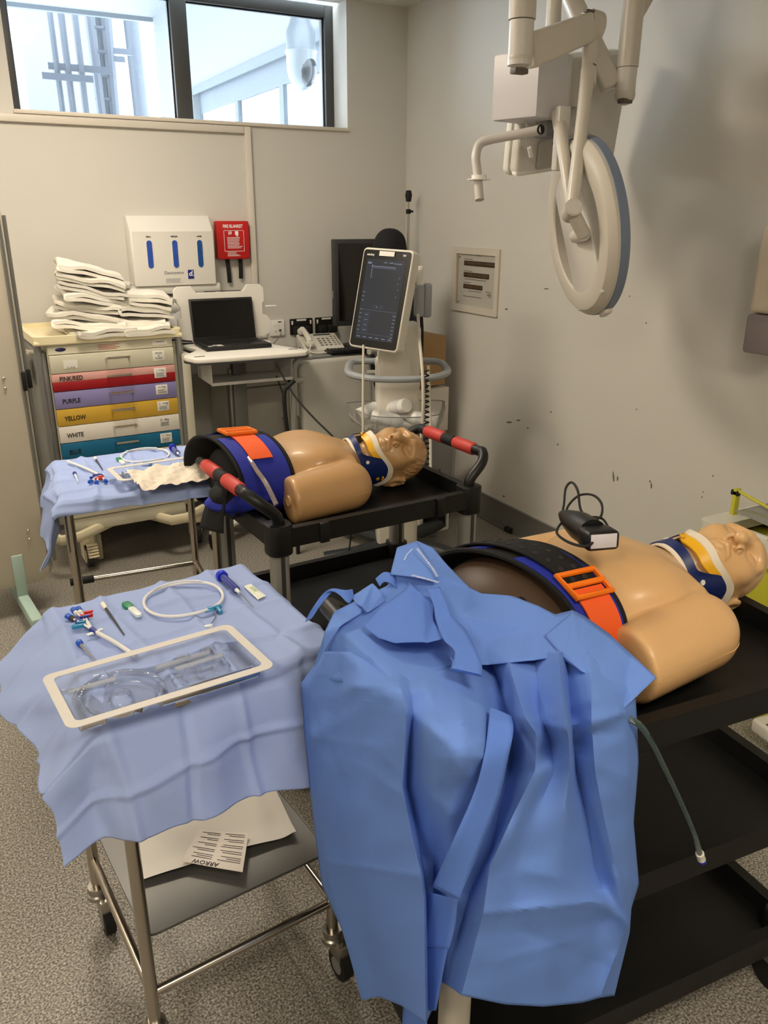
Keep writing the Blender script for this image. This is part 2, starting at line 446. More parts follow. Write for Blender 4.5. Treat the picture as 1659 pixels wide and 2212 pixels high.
# cage ladder
lad = thing('cage_ladder', 'grey galvanised ladder in a safety cage on the white block', 'ladder', (1.2, D0-.6, 0))
def LL(px, py, Y): p = atY(px, py, Y); return (p.x-1.2, p.y-(D0-.6), p.z)
def bar(px, py0, px2, py1, r, Y, nm):
    a = LL(px, py0, Y); b = LL(px2, py1, Y); dx = (b[0]-a[0])/(b[2]-a[2])
    MB().tube([(a[0]+dx*(-1-a[2]), a[1], -1), (a[0]+dx*(8-a[2]), a[1], 8)], r, 8).build(nm, M_galv, lad)
for (x0, x1) in ((105, 134), (130, 158), (160, 186)): bar(x0, 18, x1, 238, .032*KS, D0-.9, 'cage_strap')
for (x0, x1) in ((192, 219), (231, 249)): bar(x0, 30, x1, 240, .045*KS, D0-.35, 'stile')
for (x0, x1) in ((208, 232), (215, 237)): bar(x0, 28, x1, 240, .03*KS, D0-.2, 'conduit')
for k in range(28):
    z = 2.0+k*.3-.9
    a = LL(194+(z<0), 100, D0-.35); b = LL(236, 100, D0-.35)
    MB().tube([(a[0], a[1], z), (b[0], b[1], z)], .016*KS, 6).build('rung', M_galv, lad)
for (py, xa, xb, Y) in ((142, 103, 238, D0-.9), (163, 90, 200, D0-1.0)):
    a = LL(xa, py, Y); b = LL(xb, py, Y)
    MB().box2((a[0], a[1]-.02, a[2]-.028*KS), (b[0], a[1]+.02, a[2]+.028*KS)).build('cage_hoop', M_galv, lad)
for (py, xa, xb) in ((118, 236, 274), (135, 236, 259)):
    a = LL(xa, py, D0-.3); b = LL(xb, py, D0-.3)
    MB().box2((a[0], -.05, a[2]-.026*KS), (b[0], .02, a[2]+.026*KS)).build('stay', M_galv, lad)
# downpipe
pp = thing('downpipe', 'grey downpipe on the white block beside the cage ladder', 'pipe', (2, D0+.4, 0))
a = atY(283, 38, D0+.4); b = atY(306, 248, D0+.4)
dx = (b.x-a.x)/(b.z-a.z)
MB().tube([(a.x-2+dx*(-1-a.z), 0, -1), (a.x-2+dx*(9-a.z), 0, 9)], .085*KS, 12).build('pipe', M_galv, pp)
q = atY(304, 233, D0+.4); MB().cyl((q.x-2-.01, 0, q.z-.05), (q.x-2, 0, q.z+.05), .095, 12).build('collar', M_galv, pp)
# far neighbour with glazed floors
far = thing('neighbour_building', 'distant block with pale glazed storeys and a brick band', 'building', (.2, 24.5, 0))
fa = lambda px, py: atY(px, py, 24.0)
p0, p1 = fa(-40, 30), fa(85, 245)
MB().box2((p0.x-.2, -.4, -3), (p1.x-.2+.5, 2, 12)).build('wall', mat('far_wall', (122, 125, 126), 0.8), far)
MB().box2((p0.x-.2, -.45, fa(30, 44).z), (p1.x-.2+.3, -.38, fa(30, 22).z)).build('brick_band', mat('far_brick', (102, 56, 38), 0.8), far)
rows = [(46, 68), (72, 92), (94, 114), (119, 139), (143, 163), (166, 180), (190, 206), (210, 222), (226, 232)]
for (ya, yb) in rows:
    za, zb2 = fa(40, yb).z, fa(40, ya).z
    xa, xb = fa(24+(ya-46)*.13, ya).x-.2, fa(53+(ya-46)*.13, ya).x-.2
    f = MB().box2((xa, -.46, za), (xb, -.4, zb2)).build('window', M_extg, far)
    MB().box2((xa+.04, -.475, za+.03), (xb-.04, -.455, zb2-.03)).build('pane', mat('far_pane', (80, 89, 94), 0.2), f)
# security camera under the canopy
cp = atY(650, 100, 5.6)
sec = thing('security_camera', 'white dome security camera hanging outside the right window pane', 'camera', cp)
k = (cp-CC).length/FPX
MB().lathe([(.05, .62*.12), (.052, .05)], 20).build('neck', M_whitep, sec) if False else None
def zz(py): return (100-py)*k*1.0
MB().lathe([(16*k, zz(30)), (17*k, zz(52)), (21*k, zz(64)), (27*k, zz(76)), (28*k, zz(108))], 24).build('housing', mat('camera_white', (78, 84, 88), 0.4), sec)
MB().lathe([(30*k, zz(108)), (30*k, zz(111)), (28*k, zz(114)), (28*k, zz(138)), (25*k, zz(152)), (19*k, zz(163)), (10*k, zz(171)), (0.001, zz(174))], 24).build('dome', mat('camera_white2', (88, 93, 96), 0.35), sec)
dv = (CC-cp); dv.z = 0; dv.normalize(); rgt = Vector((dv.y*-1, dv.x, 0))
MB().sphere((dv.x*8*k+rgt.x*8*k, dv.y*8*k+rgt.y*8*k, zz(140)), (21*k, 21*k, 29*k)).build('lens_window', mat('smoked_lens', (26, 30, 34), 0.25), sec)
MB().box2((0, -.03, zz(46)), (c-cp.x+.02, .03, zz(34))).build('bracket', M_whitep, sec)
# ------------------------------------------------------------------ things along the back wall
def inv(o):
    return (Matrix.Translation(o.location) @ o.rotation_euler.to_matrix().to_4x4()).inverted()

# ---- wall dispenser for gloves and aprons
M_disp = mat('dispenser_plastic', (222, 219, 211), 0.35)
M_glove = mat('blue_gloves', (40, 78, 170), 0.5, var=0.35, vscale=60)
dsp = thing('glove_dispenser', 'white wall dispenser with three blue slots above the stacked towels', 'dispenser', (1.13, WY, 1.28))
prof = [(0, 0), (-.12, 0), (-.12, .265), (-.06, .34), (0, .34)]
b = MB(); w2 = .216
# body: a rounded box front face with a sloping hood
b.prism([(p[1], p[0]) for p in prof][::-1], -w2, w2, .012, 3, M=Matrix(((0, 0, 1, 0), (0, 1, 0, 0), (1, 0, 0, 0), (0, 0, 0, 1))))
b.build('hood', M_disp, dsp)
for x in (-.11, .11):
    MB().box((x, -.055, .335), (.016, .01, .008), .002).build('catch', M_disp, dsp)
for i, (x, s_) in enumerate(((-.125, 'SMALL'), (.005, 'MEDIUM'), (.135, 'LARGE'))):
    MB().prism(rrect(.027, .135, .0134, 6), 0, .004, M=face_front(x, -.119, .155)).build('glove_slot', M_glove if i < 2 else mat('teal_gloves', (18, 74, 140), .5, var=.35, vscale=60), dsp)
    MB().ring_plate(rrect(.031, .139, .0154, 6), rrect(.026, .134, .013, 6), 0, .0015, M=face_front(x, -.1205, .155)).build('slot_rim', M_disp, dsp)
    text(s_, .009, face_front(x, -.1206, .24), M_print, dsp, 'CENTER', bold=.0004)
text('Danicentre', .022, face_front(-.01, -.1206, .062), mat('grey_ink', (70, 70, 92), .6), dsp, 'CENTER')
MB().box((.078, -.1205, .052), (.031, .001, .046)).build('logo_patch', mat('logo_blue', (26, 40, 128), .5), dsp)
text('d.', .036, face_front(.078, -.1212, .056), mat('white_ink', (240, 240, 240), .6), dsp, 'CENTER', shear=.25, bold=.0008)
lines_block(MB(), -.055, .03, .034, 6, .004, -.1206, .0014, 3).build('fine_print', mat('faint_ink', (150, 148, 150), .6), dsp)
# apron-roll holder below the hood, with a sheet of clear apron hanging from it
ap = MB(); out = rrect(.45, .17, .03, 4)
def arch(n):
    o = []
    return o
ap.box((0.012, -.055, -.02), (.455, .11, .05), .012)
ap.box((-.2, -.055, -.12), (.05, .11, .18), .012); ap.box((.222, -.055, -.12), (.034, .11, .18), .012)
ap.box((.012, -.02, -.12), (.42, .03, .18), .004)
ap.build('roll_holder', M_disp, dsp)
MB().cyl((-.17, -.06, -.11), (.2, -.06, -.11), .055, 20).build('apron_roll', mat('white_polythene', (214, 212, 208), .35), dsp)
def sheet(u, v):
    return (-.16+.34*u+.01*math.sin(9*v), -.108-.012*math.sin(14*u+6*v)-.01*v+.006*math.sin(31*u), -.11-.36*v)
MB().grid(sheet, 26, 18).build('apron_sheet', mat('apron_film', (206, 205, 204), .35, bump=.3, bscale=25), dsp)

# ---- fire blanket
M_red = mat('fire_red', (190, 28, 26), 0.38)
M_wink = mat('white_ink', (240, 240, 240), .6)
fb = thing('fire_blanket', 'red fire blanket box with two black pull tapes on the wall', 'fire blanket', (1.473, WY, 1.4))
MB().prism(rrect(.182, .195, .008, 3), 0, .05, .006, 2, M=face_front(0, 0, .0975)).build('case', M_red, fb)
text('FIRE BLANKET', .0235, face_front(0, -.0505, .168), M_wink, fb, 'CENTER', xs=.74, bold=.0007)
MB().ring_plate(rrect(.112, .108, .004, 2), rrect(.108, .104, .003, 2), 0, .0006, M=face_front(.004, -.0505, .094)).build('panel_outline', M_wink, fb)
pg = MB()
for (x, z, w_, h) in ((-.022, .134, .006, .018), (-.012, .136, .006, .016), (.02, .134, .018, .02), (.022, .12, .01, .008)): pg.box((x, -.0507, z), (w_, .0008, h), .002)
pg.build('pictogram', M_wink, fb)
lines_block(MB(), -.034, .05, .112, 8, .0075, -.0508, .003, 5).build('instructions', M_wink, fb)
lines_block(MB(), -.036, .046, .036, 4, .006, -.0508, .0022, 6, .5).build('small_print', M_wink, fb)
for (x, l, dx) in ((-.032, .125, .006), (.042, .105, -.002)):
    m_ = MB()
    for s_ in (0, 1):
        pass
    m_.grid(lambda u, v: (x-.012+.024*u+dx*v, -.022-.004*math.sin(3*v), -l*v), 1, 8)
    m_.build('pull_tape', mat('black_webbing', (22, 20, 20), .75), fb)

# ---- wall sockets and data plates
def plate(x, z, w_, h, m, lab, nm='wall_socket', cat='socket'):
    t = thing(nm, lab, cat, (x, WY, z)); MB().prism(rrect(w_, h, .005, 2), 0, .012, .003, 2, M=face_front(0, 0, 0)).build('plate', m, t); return t
t = plate(1.72, 1.013, .088, .09, M_white, 'white data outlet plate with a cable plugged in', 'data_outlet')
for x in (-.018, .006): MB().cyl((x, -.012, .014), (x, -.0135, .014), .007, 10).build('blank', M_whitep, t)
for x in (-.014, .016): MB().box((x, -.0125, -.014), (.013, .004, .012), .001).build('jack', M_whitep if x < 0 else M_blackr, t)
MB().box((.014, -.0125, .034), (.02, .0012, .006)).build('plate_label', M_dgrey, t)
text('000', .005, face_front(.006, -.0134, .034), M_print, t) if False else None
cb = MB(); cb.tube([(.016, -.014, -.016), (0, -.06, -.03), (-.03, -.05, -.07), (-.055, -.03, -.1)], .0022, 6, smooth=6); cb.build('plug_cable', mat('grey_cable', (120, 116, 108), .5), t)
t2 = plate(1.62, 1.013, .07, .1, M_white, 'white blank socket plate behind the laptop', 'wall_socket')
MB().cyl((.02, -.012, 0), (.02, -.0135, 0), .004, 8).build('screw', M_steel, t2)
for (x, lab) in ((1.87, 'black double socket behind the telephone'), (2.03, 'black double socket behind the dark monitor')):
    t = plate(x, 1.013, .142, .092, mat('black_socket', (26, 25, 24), .35), lab)
    MB().box((0, -.0125, .038), (.06, .0012, .01)).build('socket_label', M_whitep, t)
    for sx in (-.058, .058): MB().box((sx, -.0125, .024), (.01, .003, .022), .001).build('switch', M_whitep, t)
    for sx in (-.032, .024):
        MB().prism(rrect(.05, .046, .012, 3), .012, .045, .006, 2, M=face_front(sx, 0, -.02)).build('plug', M_blackr, t)

# ---- counter with a base cabinet under it
M_cab = mat('grey_cabinet', (204, 200, 190), .45, var=.02)
M_top = mat('grey_worktop', (126, 126, 124), .45, var=.05, vscale=90)
ctr = thing('worktop', 'grey worktop along the back wall under the telephone and keyboard', 'worktop', (1.9, WY-.2, .9))
MB().box2((-.62, -.2, -.04), (.48, .195, 0), .005).build('top_board', M_top, ctr)
cab = thing('base_cabinet', 'grey base cabinet with steel bar handles under the worktop', 'cabinet', (1.9, WY-.2, 0))
MB().box2((-.6, -.1, .1), (.46, .19, .855)).build('carcass', M_cab, cab)
MB().box2((-.6, -.09, 0), (.46, -.06, .1)).build('plinth', M_dgrey, cab)
for i in range(3):
    x0 = -.6+i*.353
    d = MB().box2((x0+.002, -.122, .104), (x0+.351, -.102, .745), .002).build('door', M_cab, cab)
    hx = x0+.31 if i == 0 else x0+.045
    MB().tube([(hx, -.122, .42), (hx, -.15, .42), (hx, -.15, .56), (hx, -.122, .56)], .006, 8).build('handle', M_steel, d)
    MB().box2((x0+.002, -.122, .752), (x0+.351, -.102, .852), .002).build('drawer', M_dgrey if i else M_cab, cab)

# ---- desk telephone
ph = thing('desk_telephone', 'white desk telephone with a corded handset on the grey worktop', 'telephone', (1.9, 4.27, .9), -8)
pm = mat('phone_plastic', (206, 202, 190), .4)
body = MB()
v = [(-.12, -.1, 0), (.12, -.1, 0), (.12, .1, 0), (-.12, .1, 0), (-.118, -.098, .025), (.118, -.098, .025), (.115, .095, .085), (-.115, .095, .085)]
bm = bmesh.new(); bv = [bm.verts.new(p) for p in v]
for f in ((3, 2, 1, 0), (4, 5, 6, 7), (0, 1, 5, 4), (1, 2, 6, 5), (2, 3, 7, 6), (3, 0, 4, 7)): bm.faces.new([bv[i] for i in f])
bmesh.ops.bevel(bm, geom=list(bm.edges), offset=.008, segments=2, affect='EDGES', profile=.5)
body.addbm(bm); body.build('base', pm, ph)
tilt = math.atan2(.06, .193)
def on_ph(x, y, dz=0): return (x, y, .025+(y+.098)*.31+dz)
hs = MB(); hs.tube([(-.085, -.1, .062), (-.085, -.06, .082), (-.085, .02, .105), (-.085, .07, .115)], lambda t: .017, 12, smooth=5, flat=.8)
hs.box((-.085, -.09, .052), (.05, .052, .034), .012); hs.box((-.085, .072, .1), (.05, .052, .034), .012)
hs.build('handset', pm, ph)
for r_ in range(4):
    for c_ in range(3):
        p = on_ph(-.005+c_*.026, -.06+r_*.026, .002)
        MB().box(p, (.016, .013, .006), .002, M=None).build('key', M_dgrey if False else mat('phone_key', (120, 116, 108), .5), ph)
for r_ in range(5):
    for c_ in range(2):
        MB().box(on_ph(.075+c_*.022, -.06+r_*.025, .002), (.012, .007, .005), .001).build('key', mat('phone_key', (120, 116, 108), .5), ph)
MB().box(on_ph(.03, .072, .001), (.1, .02, .004), .001).build('phone_display', M_dgrey, ph)
cc = MB(); cc.tube([(-.085, -.115, .05), (-.1, -.14, .02), (-.06, -.15, .008), (0, -.13, .006), (-.05, -.105, .006)], .004, 6, smooth=6); cc.build('handset_cord', pm, ph)

# ---- keyboard
kb = thing('keyboard', 'black computer keyboard on the front of the grey worktop', 'keyboard', (2.1, 4.13, .9), -2)
MB().box((0, 0, .009), (.44, .13, .018), .005).build('case', M_black, kb)
mk = mat('black_keycap', (30, 30, 31), .5)
key = MB().box((0, 0, 0), (.0165, .0165, .007), .002, 1, taper=(.85, .85)).mesh('key', mk)
for r_ in range(5):
    for c_ in range(21):
        o = bpy.data.objects.new('key', key); COL.objects.link(o); o.parent = kb; o.location = (-.2+c_*.02, -.045+r_*.0215, .021)
# ---- small cable bundle lying on the worktop
cbm = MB()
rp = random.Random(4)
pts = [(0, 0, .01)]
for i in range(22): pts.append((.05*math.cos(i*1.3)+rp.uniform(-.01, .01), .03*math.sin(i*1.7)+rp.uniform(-.01, .01), .008+.02*rp.random()))
cbm.tube(pts, .005, 6, smooth=4)
o = cbm.build('cable_bundle', M_blackr, None); o.location = (1.71, 4.22, .9); tag(o, 'small tangle of black cable beside the white telephone', 'cable')

# ---- monitor on the worktop
mo = thing('computer_monitor', 'black widescreen monitor standing on the grey worktop', 'monitor', (2.27, 4.3, .9), -3)
MB().box2((-.26, -.025, .125), (.12, .03, .6), .006).build('bezel', M_dgrey, mo)
MB().box2((-.238, -.0275, .155), (.1, -.024, .578)).build('screen', mat('dark_screen', (22, 17, 16), .12, spec=.6), mo)
MB().box2((-.11, .0, .01), (-.03, .03, .2), .006).build('neck', M_dgrey, mo)
MB().prism(rrect(.24, .16, .06, 6, -.07, 0), 0, .015, .004).build('foot', M_dgrey, mo)
MB().box((-.264, .0, .3), (.003, .02, .04), .001).build('usb_hatch', M_grey, mo)
cb = MB(); cb.tube([(1.98, 4.44, .98), (1.99, 4.36, .93), (2.06, 4.25, .906), (2.2, 4.22, .906), (2.3, 4.28, .906)], .005, 6, smooth=6)
cb.tube([(2.03, 4.44, .98), (2.04, 4.33, .915), (2.12, 4.27, .906), (2.22, 4.24, .907)], .005, 6, smooth=6)
tag(cb.build('monitor_cable', M_blackr), 'black power cables running from the socket to the monitor', 'cable')

# ---- laptop cart
lc = thing('laptop_cart', 'white laptop cart with a grey column and wheeled base', 'laptop cart', (1.29, 3.88, 0), -2)
IL = inv(lc)
M_wtop = mat('white_laminate', (228, 225, 216), .35)
def Lc(p, z=None): q = IL @ Vector(p); return (q.x, q.y, q.z if z is None else z)
ow = [(-.3, -.1), (-.29, -.19), (-.22, -.245), (.2, -.245), (.27, -.22), (.285, -.15), (.2, .06), (.2, .25), (-.2, .25), (-.2, .06)]
ow = [(p.x, p.y) for p in catmull([(a, b, 0) for a, b in ow], 4, True)]
tp = MB().prism(ow, .985, 1.005, .004, 2).build('worktop', M_wtop, lc)
MB().prism([(a*1.004, b*1.004) for a, b in ow], .977, .985).build('edge_strip', M_dgrey, lc)
for (x, y) in ((-.24, -.16), (.235, -.13)):
    MB().box((x, y, 1.0055), (.05, .016, .0012), .0005, M=None).build('cup_slot', mat('dark_slot', (90, 88, 82), .5), tp)
# clear letter tray under the worktop
M_tray = mat('frosted_acrylic', (222, 220, 214), .3, alpha=.75)
tr = MB(); tr.box2((-.2, -.2, .87), (.2, .06, .874)); tr.box2((-.2, -.2, .87), (-.197, .06, .975)); tr.box2((.197, -.2, .87), (.2, .06, .975)); tr.box2((-.2, -.203, .87), (.2, -.2, .884)); tr.box2((-.2, .056, .87), (.2, .06, .975))
tr.build('letter_tray', M_tray, lc)
MB().box2((-.035, .02, .09), (.035, .11, .984), .008).build('column', mat('grey_column', (116, 116, 112), .45, .3), lc)
MB().box2((-.052, .035, .12), (-.036, .095, .9), .003).build('column_rail', M_alu, lc)
# notched back plate the laptop leans against
pl = [(-.235, .02), (-.2, .0), (.22, .0), (.255, .02), (.255, .085), (.235, .11), (.215, .115), (.215, .175), (.225, .18), (.225, .25), (.205, .268), (.135, .268), (.11, .235), (-.13, .235), (-.155, .268), (-.225, .268), (-.245, .25), (-.245, .2), (-.215, .165), (-.215, .115), (-.235, .11)]
MB().prism(pl, 0, .012, .002, 1, M=face_front(0, .275, 1.02)).build('back_plate', M_wtop, lc)
lines_block(MB(), -.09, .1, 1.262, 1, .01, .2615, .0035, 1, 0).build('plate_print', M_print, lc)
for (x, z) in ((-.27, 1.165), (.26, 1.175)): MB().box((x, .26, z), (.06, .02, .008), .003).build('hook', M_wtop, lc)
MB().box2((-.035, .277, .9), (.035, .3, 1.2), .006).build('plate_bracket', M_alu, lc)
for i, a in enumerate((35, 145, 215, 325)):
    ca, sa = math.cos(R(a)), math.sin(R(a))
    MB().tube([(0, .06, .1), (ca*.27, .06+sa*.23, .085)], lambda t: .03-.008*t, 10, flat=.7).build('leg', M_whitep, lc)
    k_ = MB(); k_.cyl((ca*.27-.012, .06+sa*.23, .04), (ca*.27+.012, .06+sa*.23, .04), .04, 16); k_.build('castor', M_blackr, lc)
# ---- laptop
lp = thing('laptop', 'open black laptop on the white laptop cart', 'laptop', (1.283, 3.96, 1.006), -1.7)
ml = mat('laptop_black', (24, 24, 25), .5)
MB().box((.0, 0, .011), (.33, .24, .02), .004).build('base', ml, lp)
lkey = MB().box((0, 0, 0), (.0155, .014, .003), .001, 1).mesh('key', mat('laptop_key', (14, 14, 15), .45))
for r_ in range(6):
    for c_ in range(15):
        o = bpy.data.objects.new('key', lkey); COL.objects.link(o); o.parent = lp; o.location = (-.133+c_*.019, -.02+r_*.0175, .0225)
MB().box((.01, -.07, .0215), (.1, .055, .001)).build('touchpad', mat('touchpad', (34, 34, 36), .35), lp)
for (x, y, w_, h) in ((-.1, -.075, .045, .018), (-.14, -.1, .02, .014), (-.09, -.1, .03, .014)): MB().box((x, y, .0216), (w_, h, .0008)).build('sticker', M_whitep, lp)
LM = T(0, .125, .018, -11.6)
lid = MB().box((0, .004, .104), (.33, .009, .208), .003, M=LM).build('lid', ml, lp)
MB().box((0, -.001, .108), (.31, .001, .178), M=LM).build('screen', mat('laptop_screen', (8, 9, 10), .18, spec=.5), lid)
cb = MB(); cb.tube([(1.11, 4.05, 1.02), (1.03, 4.08, 1.02), (.99, 4.12, 1.03), (1.02, 4.15, 1.03), (1.12, 4.12, 1.02)], .004, 6, smooth=5)
tag(cb.build('laptop_cable', M_blackr), 'thin black cable looped at the left of the laptop', 'cable')

# ---- emergency drug cart
ct = thing('drug_cart', 'cream emergency drug cart with colour coded drawers under the towels', 'drug cart', (.668, 4.13, 0), 2.2)
M_cart = mat('cart_enamel', (203, 199, 178), .4, var=.015)
M_cartg = mat('cart_aluminium', (150, 150, 148), .4, .6)
MB().box2((-.28, -.268, .2), (.28, .26, 1.083)).build('body', M_cart, ct)
topm = mat('cart_top_plastic', (232, 221, 184), .35)
tb = MB(); tb.box2((-.33, -.285, 1.082), (.33, .27, 1.102), .008)
rim = MB().ring_plate(rrect(.66, .555, .03, 4, 0, -.0075), rrect(.61, .505, .02, 4, 0, -.0075), 1.096, 1.122)
tb.v, tb.f, tb.m = tb.v+[], tb.f+[], tb.m+[]
tb.add(rim.v, rim.f); tb.build('top_tray', topm, ct)
for sx in (-1, 1):
    for sy in (-.255, .24): MB().tube([(sx*.315, sy, .25), (sx*.315, sy, 1.085)], .016, 10).build('corner_post', M_cartg, ct)
    MB().box2((sx*.282, -.25, .24), (sx*.308, .25, 1.05), .002).build('side_panel', M_cartg if sx < 0 else M_cart, ct)
MB().box2((.318, -.27, .25), (.362, -.1, 1.0), .004).build('side_rail', M_cart, ct)
drs = [(1.038, .960, (203, 199, 178), None, 'DRUGS\n&\nFLUIDS'), (.957, .880, None, 'PINK/RED', '3 - 9 Kgs'), (.877, .801, (138, 132, 182), 'PURPLE', '10-11Kgs'), (.798, .722, (206, 166, 60), 'YELLOW', '12 - 14 Kgs'),
       (.719, .643, (228, 224, 214), 'WHITE', '15 - 18Kgs'), (.640, .566, (20, 102, 140), 'BLUE', '19 - 22Kgs'), (.562, .424, (203, 199, 178), None, None), (.42, .275, (203, 199, 178), None, None)]
M_lab = mat('paper_label', (228, 226, 218), .6)
hmesh = None
for i, (z1, z0, col, nm, lab) in enumerate(drs):
    if col is None:
        d = MB().box2((-.276, -.292, z0), (.276, -.27, z0+.042), .0015).build('drawer', mat('drawer_red', (152, 20, 28), .4), ct)
        MB().box2((-.276, -.292, z0+.042), (.276, -.27, z1), .0015).build('pink_strip', mat('drawer_pink', (222, 168, 160), .4), d)
    else:
        d = MB().box2((-.276, -.292, z0), (.276, -.27, z1), .0015).build('drawer', mat('drawer_%d_%d_%d' % col, col, .4), ct)
    zt = z0+(z1-z0)*.68
    x0 = -.035
    h = MB(); h.tube([(x0, -.292, zt), (x0, -.322, zt+.002), (x0+.1, -.322, zt+.002), (x0+.1, -.292, zt)], .005, 8); h.build('handle', M_chrome, d)
    if nm: text(nm, .029, face_front(-.245, -.2928, (z0+z1)/2-.006 if nm != 'PINK/RED' else z0+.054), M_print, d, xs=.8, bold=.0006)
    if lab:
        if nm != 'WHITE': MB().box((.205, -.2927, (z0+z1)/2+.006), (.056, .0012, .046), .0003).build('label_card', M_lab, d)
        ll = lab.split('\n')
        for j, s_ in enumerate(ll): text(s_, .012, face_front(.205, -.2936, (z0+z1)/2+.018-j*.012), M_print, d, 'CENTER', xs=.85)
        if len(ll) == 1: lines_block(MB(), .185, .227, (z0+z1)/2+.006, 4, .005, -.2936, .0018, i).build('label_print', M_print, d)
MB().box((-.19, -.2927, .998), (.06, .0012, .036)).build('label_card', M_lab, ct)
text('12 - 36 kgs', .008, face_front(-.19, -.2936, .985), M_print, ct, 'CENTER')
MB().sphere((-.222, -.27, 1.062), (.036, .008, .014)).build('badge', mat('badge_blue', (36, 38, 84), .35), ct)
MB().box2((-.276, -.276, 1.042), (.276, -.262, 1.08)).build('header', M_cart, ct)
MB().box((.22, -.277, 1.062), (.07, .001, .02)).build('warning_label', M_lab, ct)
text('WARNING', .008, face_front(.22, -.278, 1.066), M_print, ct, 'CENTER')
lines_block(MB(), -.06, .04, 1.072, 4, .0065, -.2768, .0025, 8).build('red_print', mat('red_ink', (176, 90, 80), .6), ct)
# moulded base, bumpers and castors
MB().box2((-.27, -.285, .2), (.275, .24, .268), .008).build('base', M_cart, ct)
IC = inv(ct)
def Cc(px, py, z): q = IC @ atz(px, py, z); return (q.x, q.y, z)
for pts in ([(112, 1160), (135, 1168), (172, 1160), (251, 1122)], [(309, 1108), (372, 1124), (405, 1118), (440, 1098)]):
    P_ = [Cc(x, y, .205) for x, y in pts]
    MB().tube(P_, .021, 10, smooth=0, flat=1.25).build('bumper', mat('cart_bumper', (214, 205, 174), .45), ct)
for (px, py) in ((195, 1222), (425, 1172)):
    q = Cc(px, py, 0); x, y = q[0], q[1]
    cs = MB(); cs.box((x, y, .15), (.06, .1, .05), .012); cs.box((x-.024, y+.005, .1), (.008, .07, .11), .003); cs.box((x+.024, y+.005, .1), (.008, .07, .11), .003); k2 = cs.build('castor_fork', M_cream, ct)
    MB().cyl((x-.016, y, .062), (x+.016, y, .062), .062, 24).build('wheel', M_dgrey, k2)
    MB().cyl((x-.019, y, .062), (x+.019, y, .062), .042, 20).build('hub', M_cream, k2)
    if px < 300:
        pd = MB()
        for j in range(5): pd.box((x+.01, y-.06-.006*j, .13-.013*j), (.05, .02, .008), .002)
        pd.build('brake_pedal', M_cream, k2)
        MB().box2((x+.05, y+.04, 0.005), (x+.075, y+.1, .14), .004).build('prop', M_cart, ct)
for (x, y) in ((-.22, .2), (.24, .2)):
    cs = MB(); cs.box((x, y, .14), (.06, .09, .1), .012); k2 = cs.build('castor_fork', M_cream, ct)
    MB().cyl((x-.016, y, .062), (x+.016, y, .062), .062, 24).build('wheel', M_dgrey, k2)
# side holder on the left of the cart
sh = MB(); sh.tube([(-.36, .1, 1.0), (-.37, .0, 1.03), (-.37, -.1, 1.0), (-.36, -.15, .9)], .008, 8, smooth=5); sh.tube([(-.37, .12, .78), (-.37, -.16, .78), (-.37, -.17, .83)], .007, 8); sh.build('side_holder_rail', M_whitep, ct)
MB().box2((-.385, -.02, .86), (-.33, .14, 1.0), .01).build('side_holder', M_whitep, ct)
MB().tube([(-.34, -.1, 1.045), (-.345, -.2, 1.05), (-.32, -.24, 1.05)], .012, 8, smooth=4).build('push_handle', M_chrome, ct)

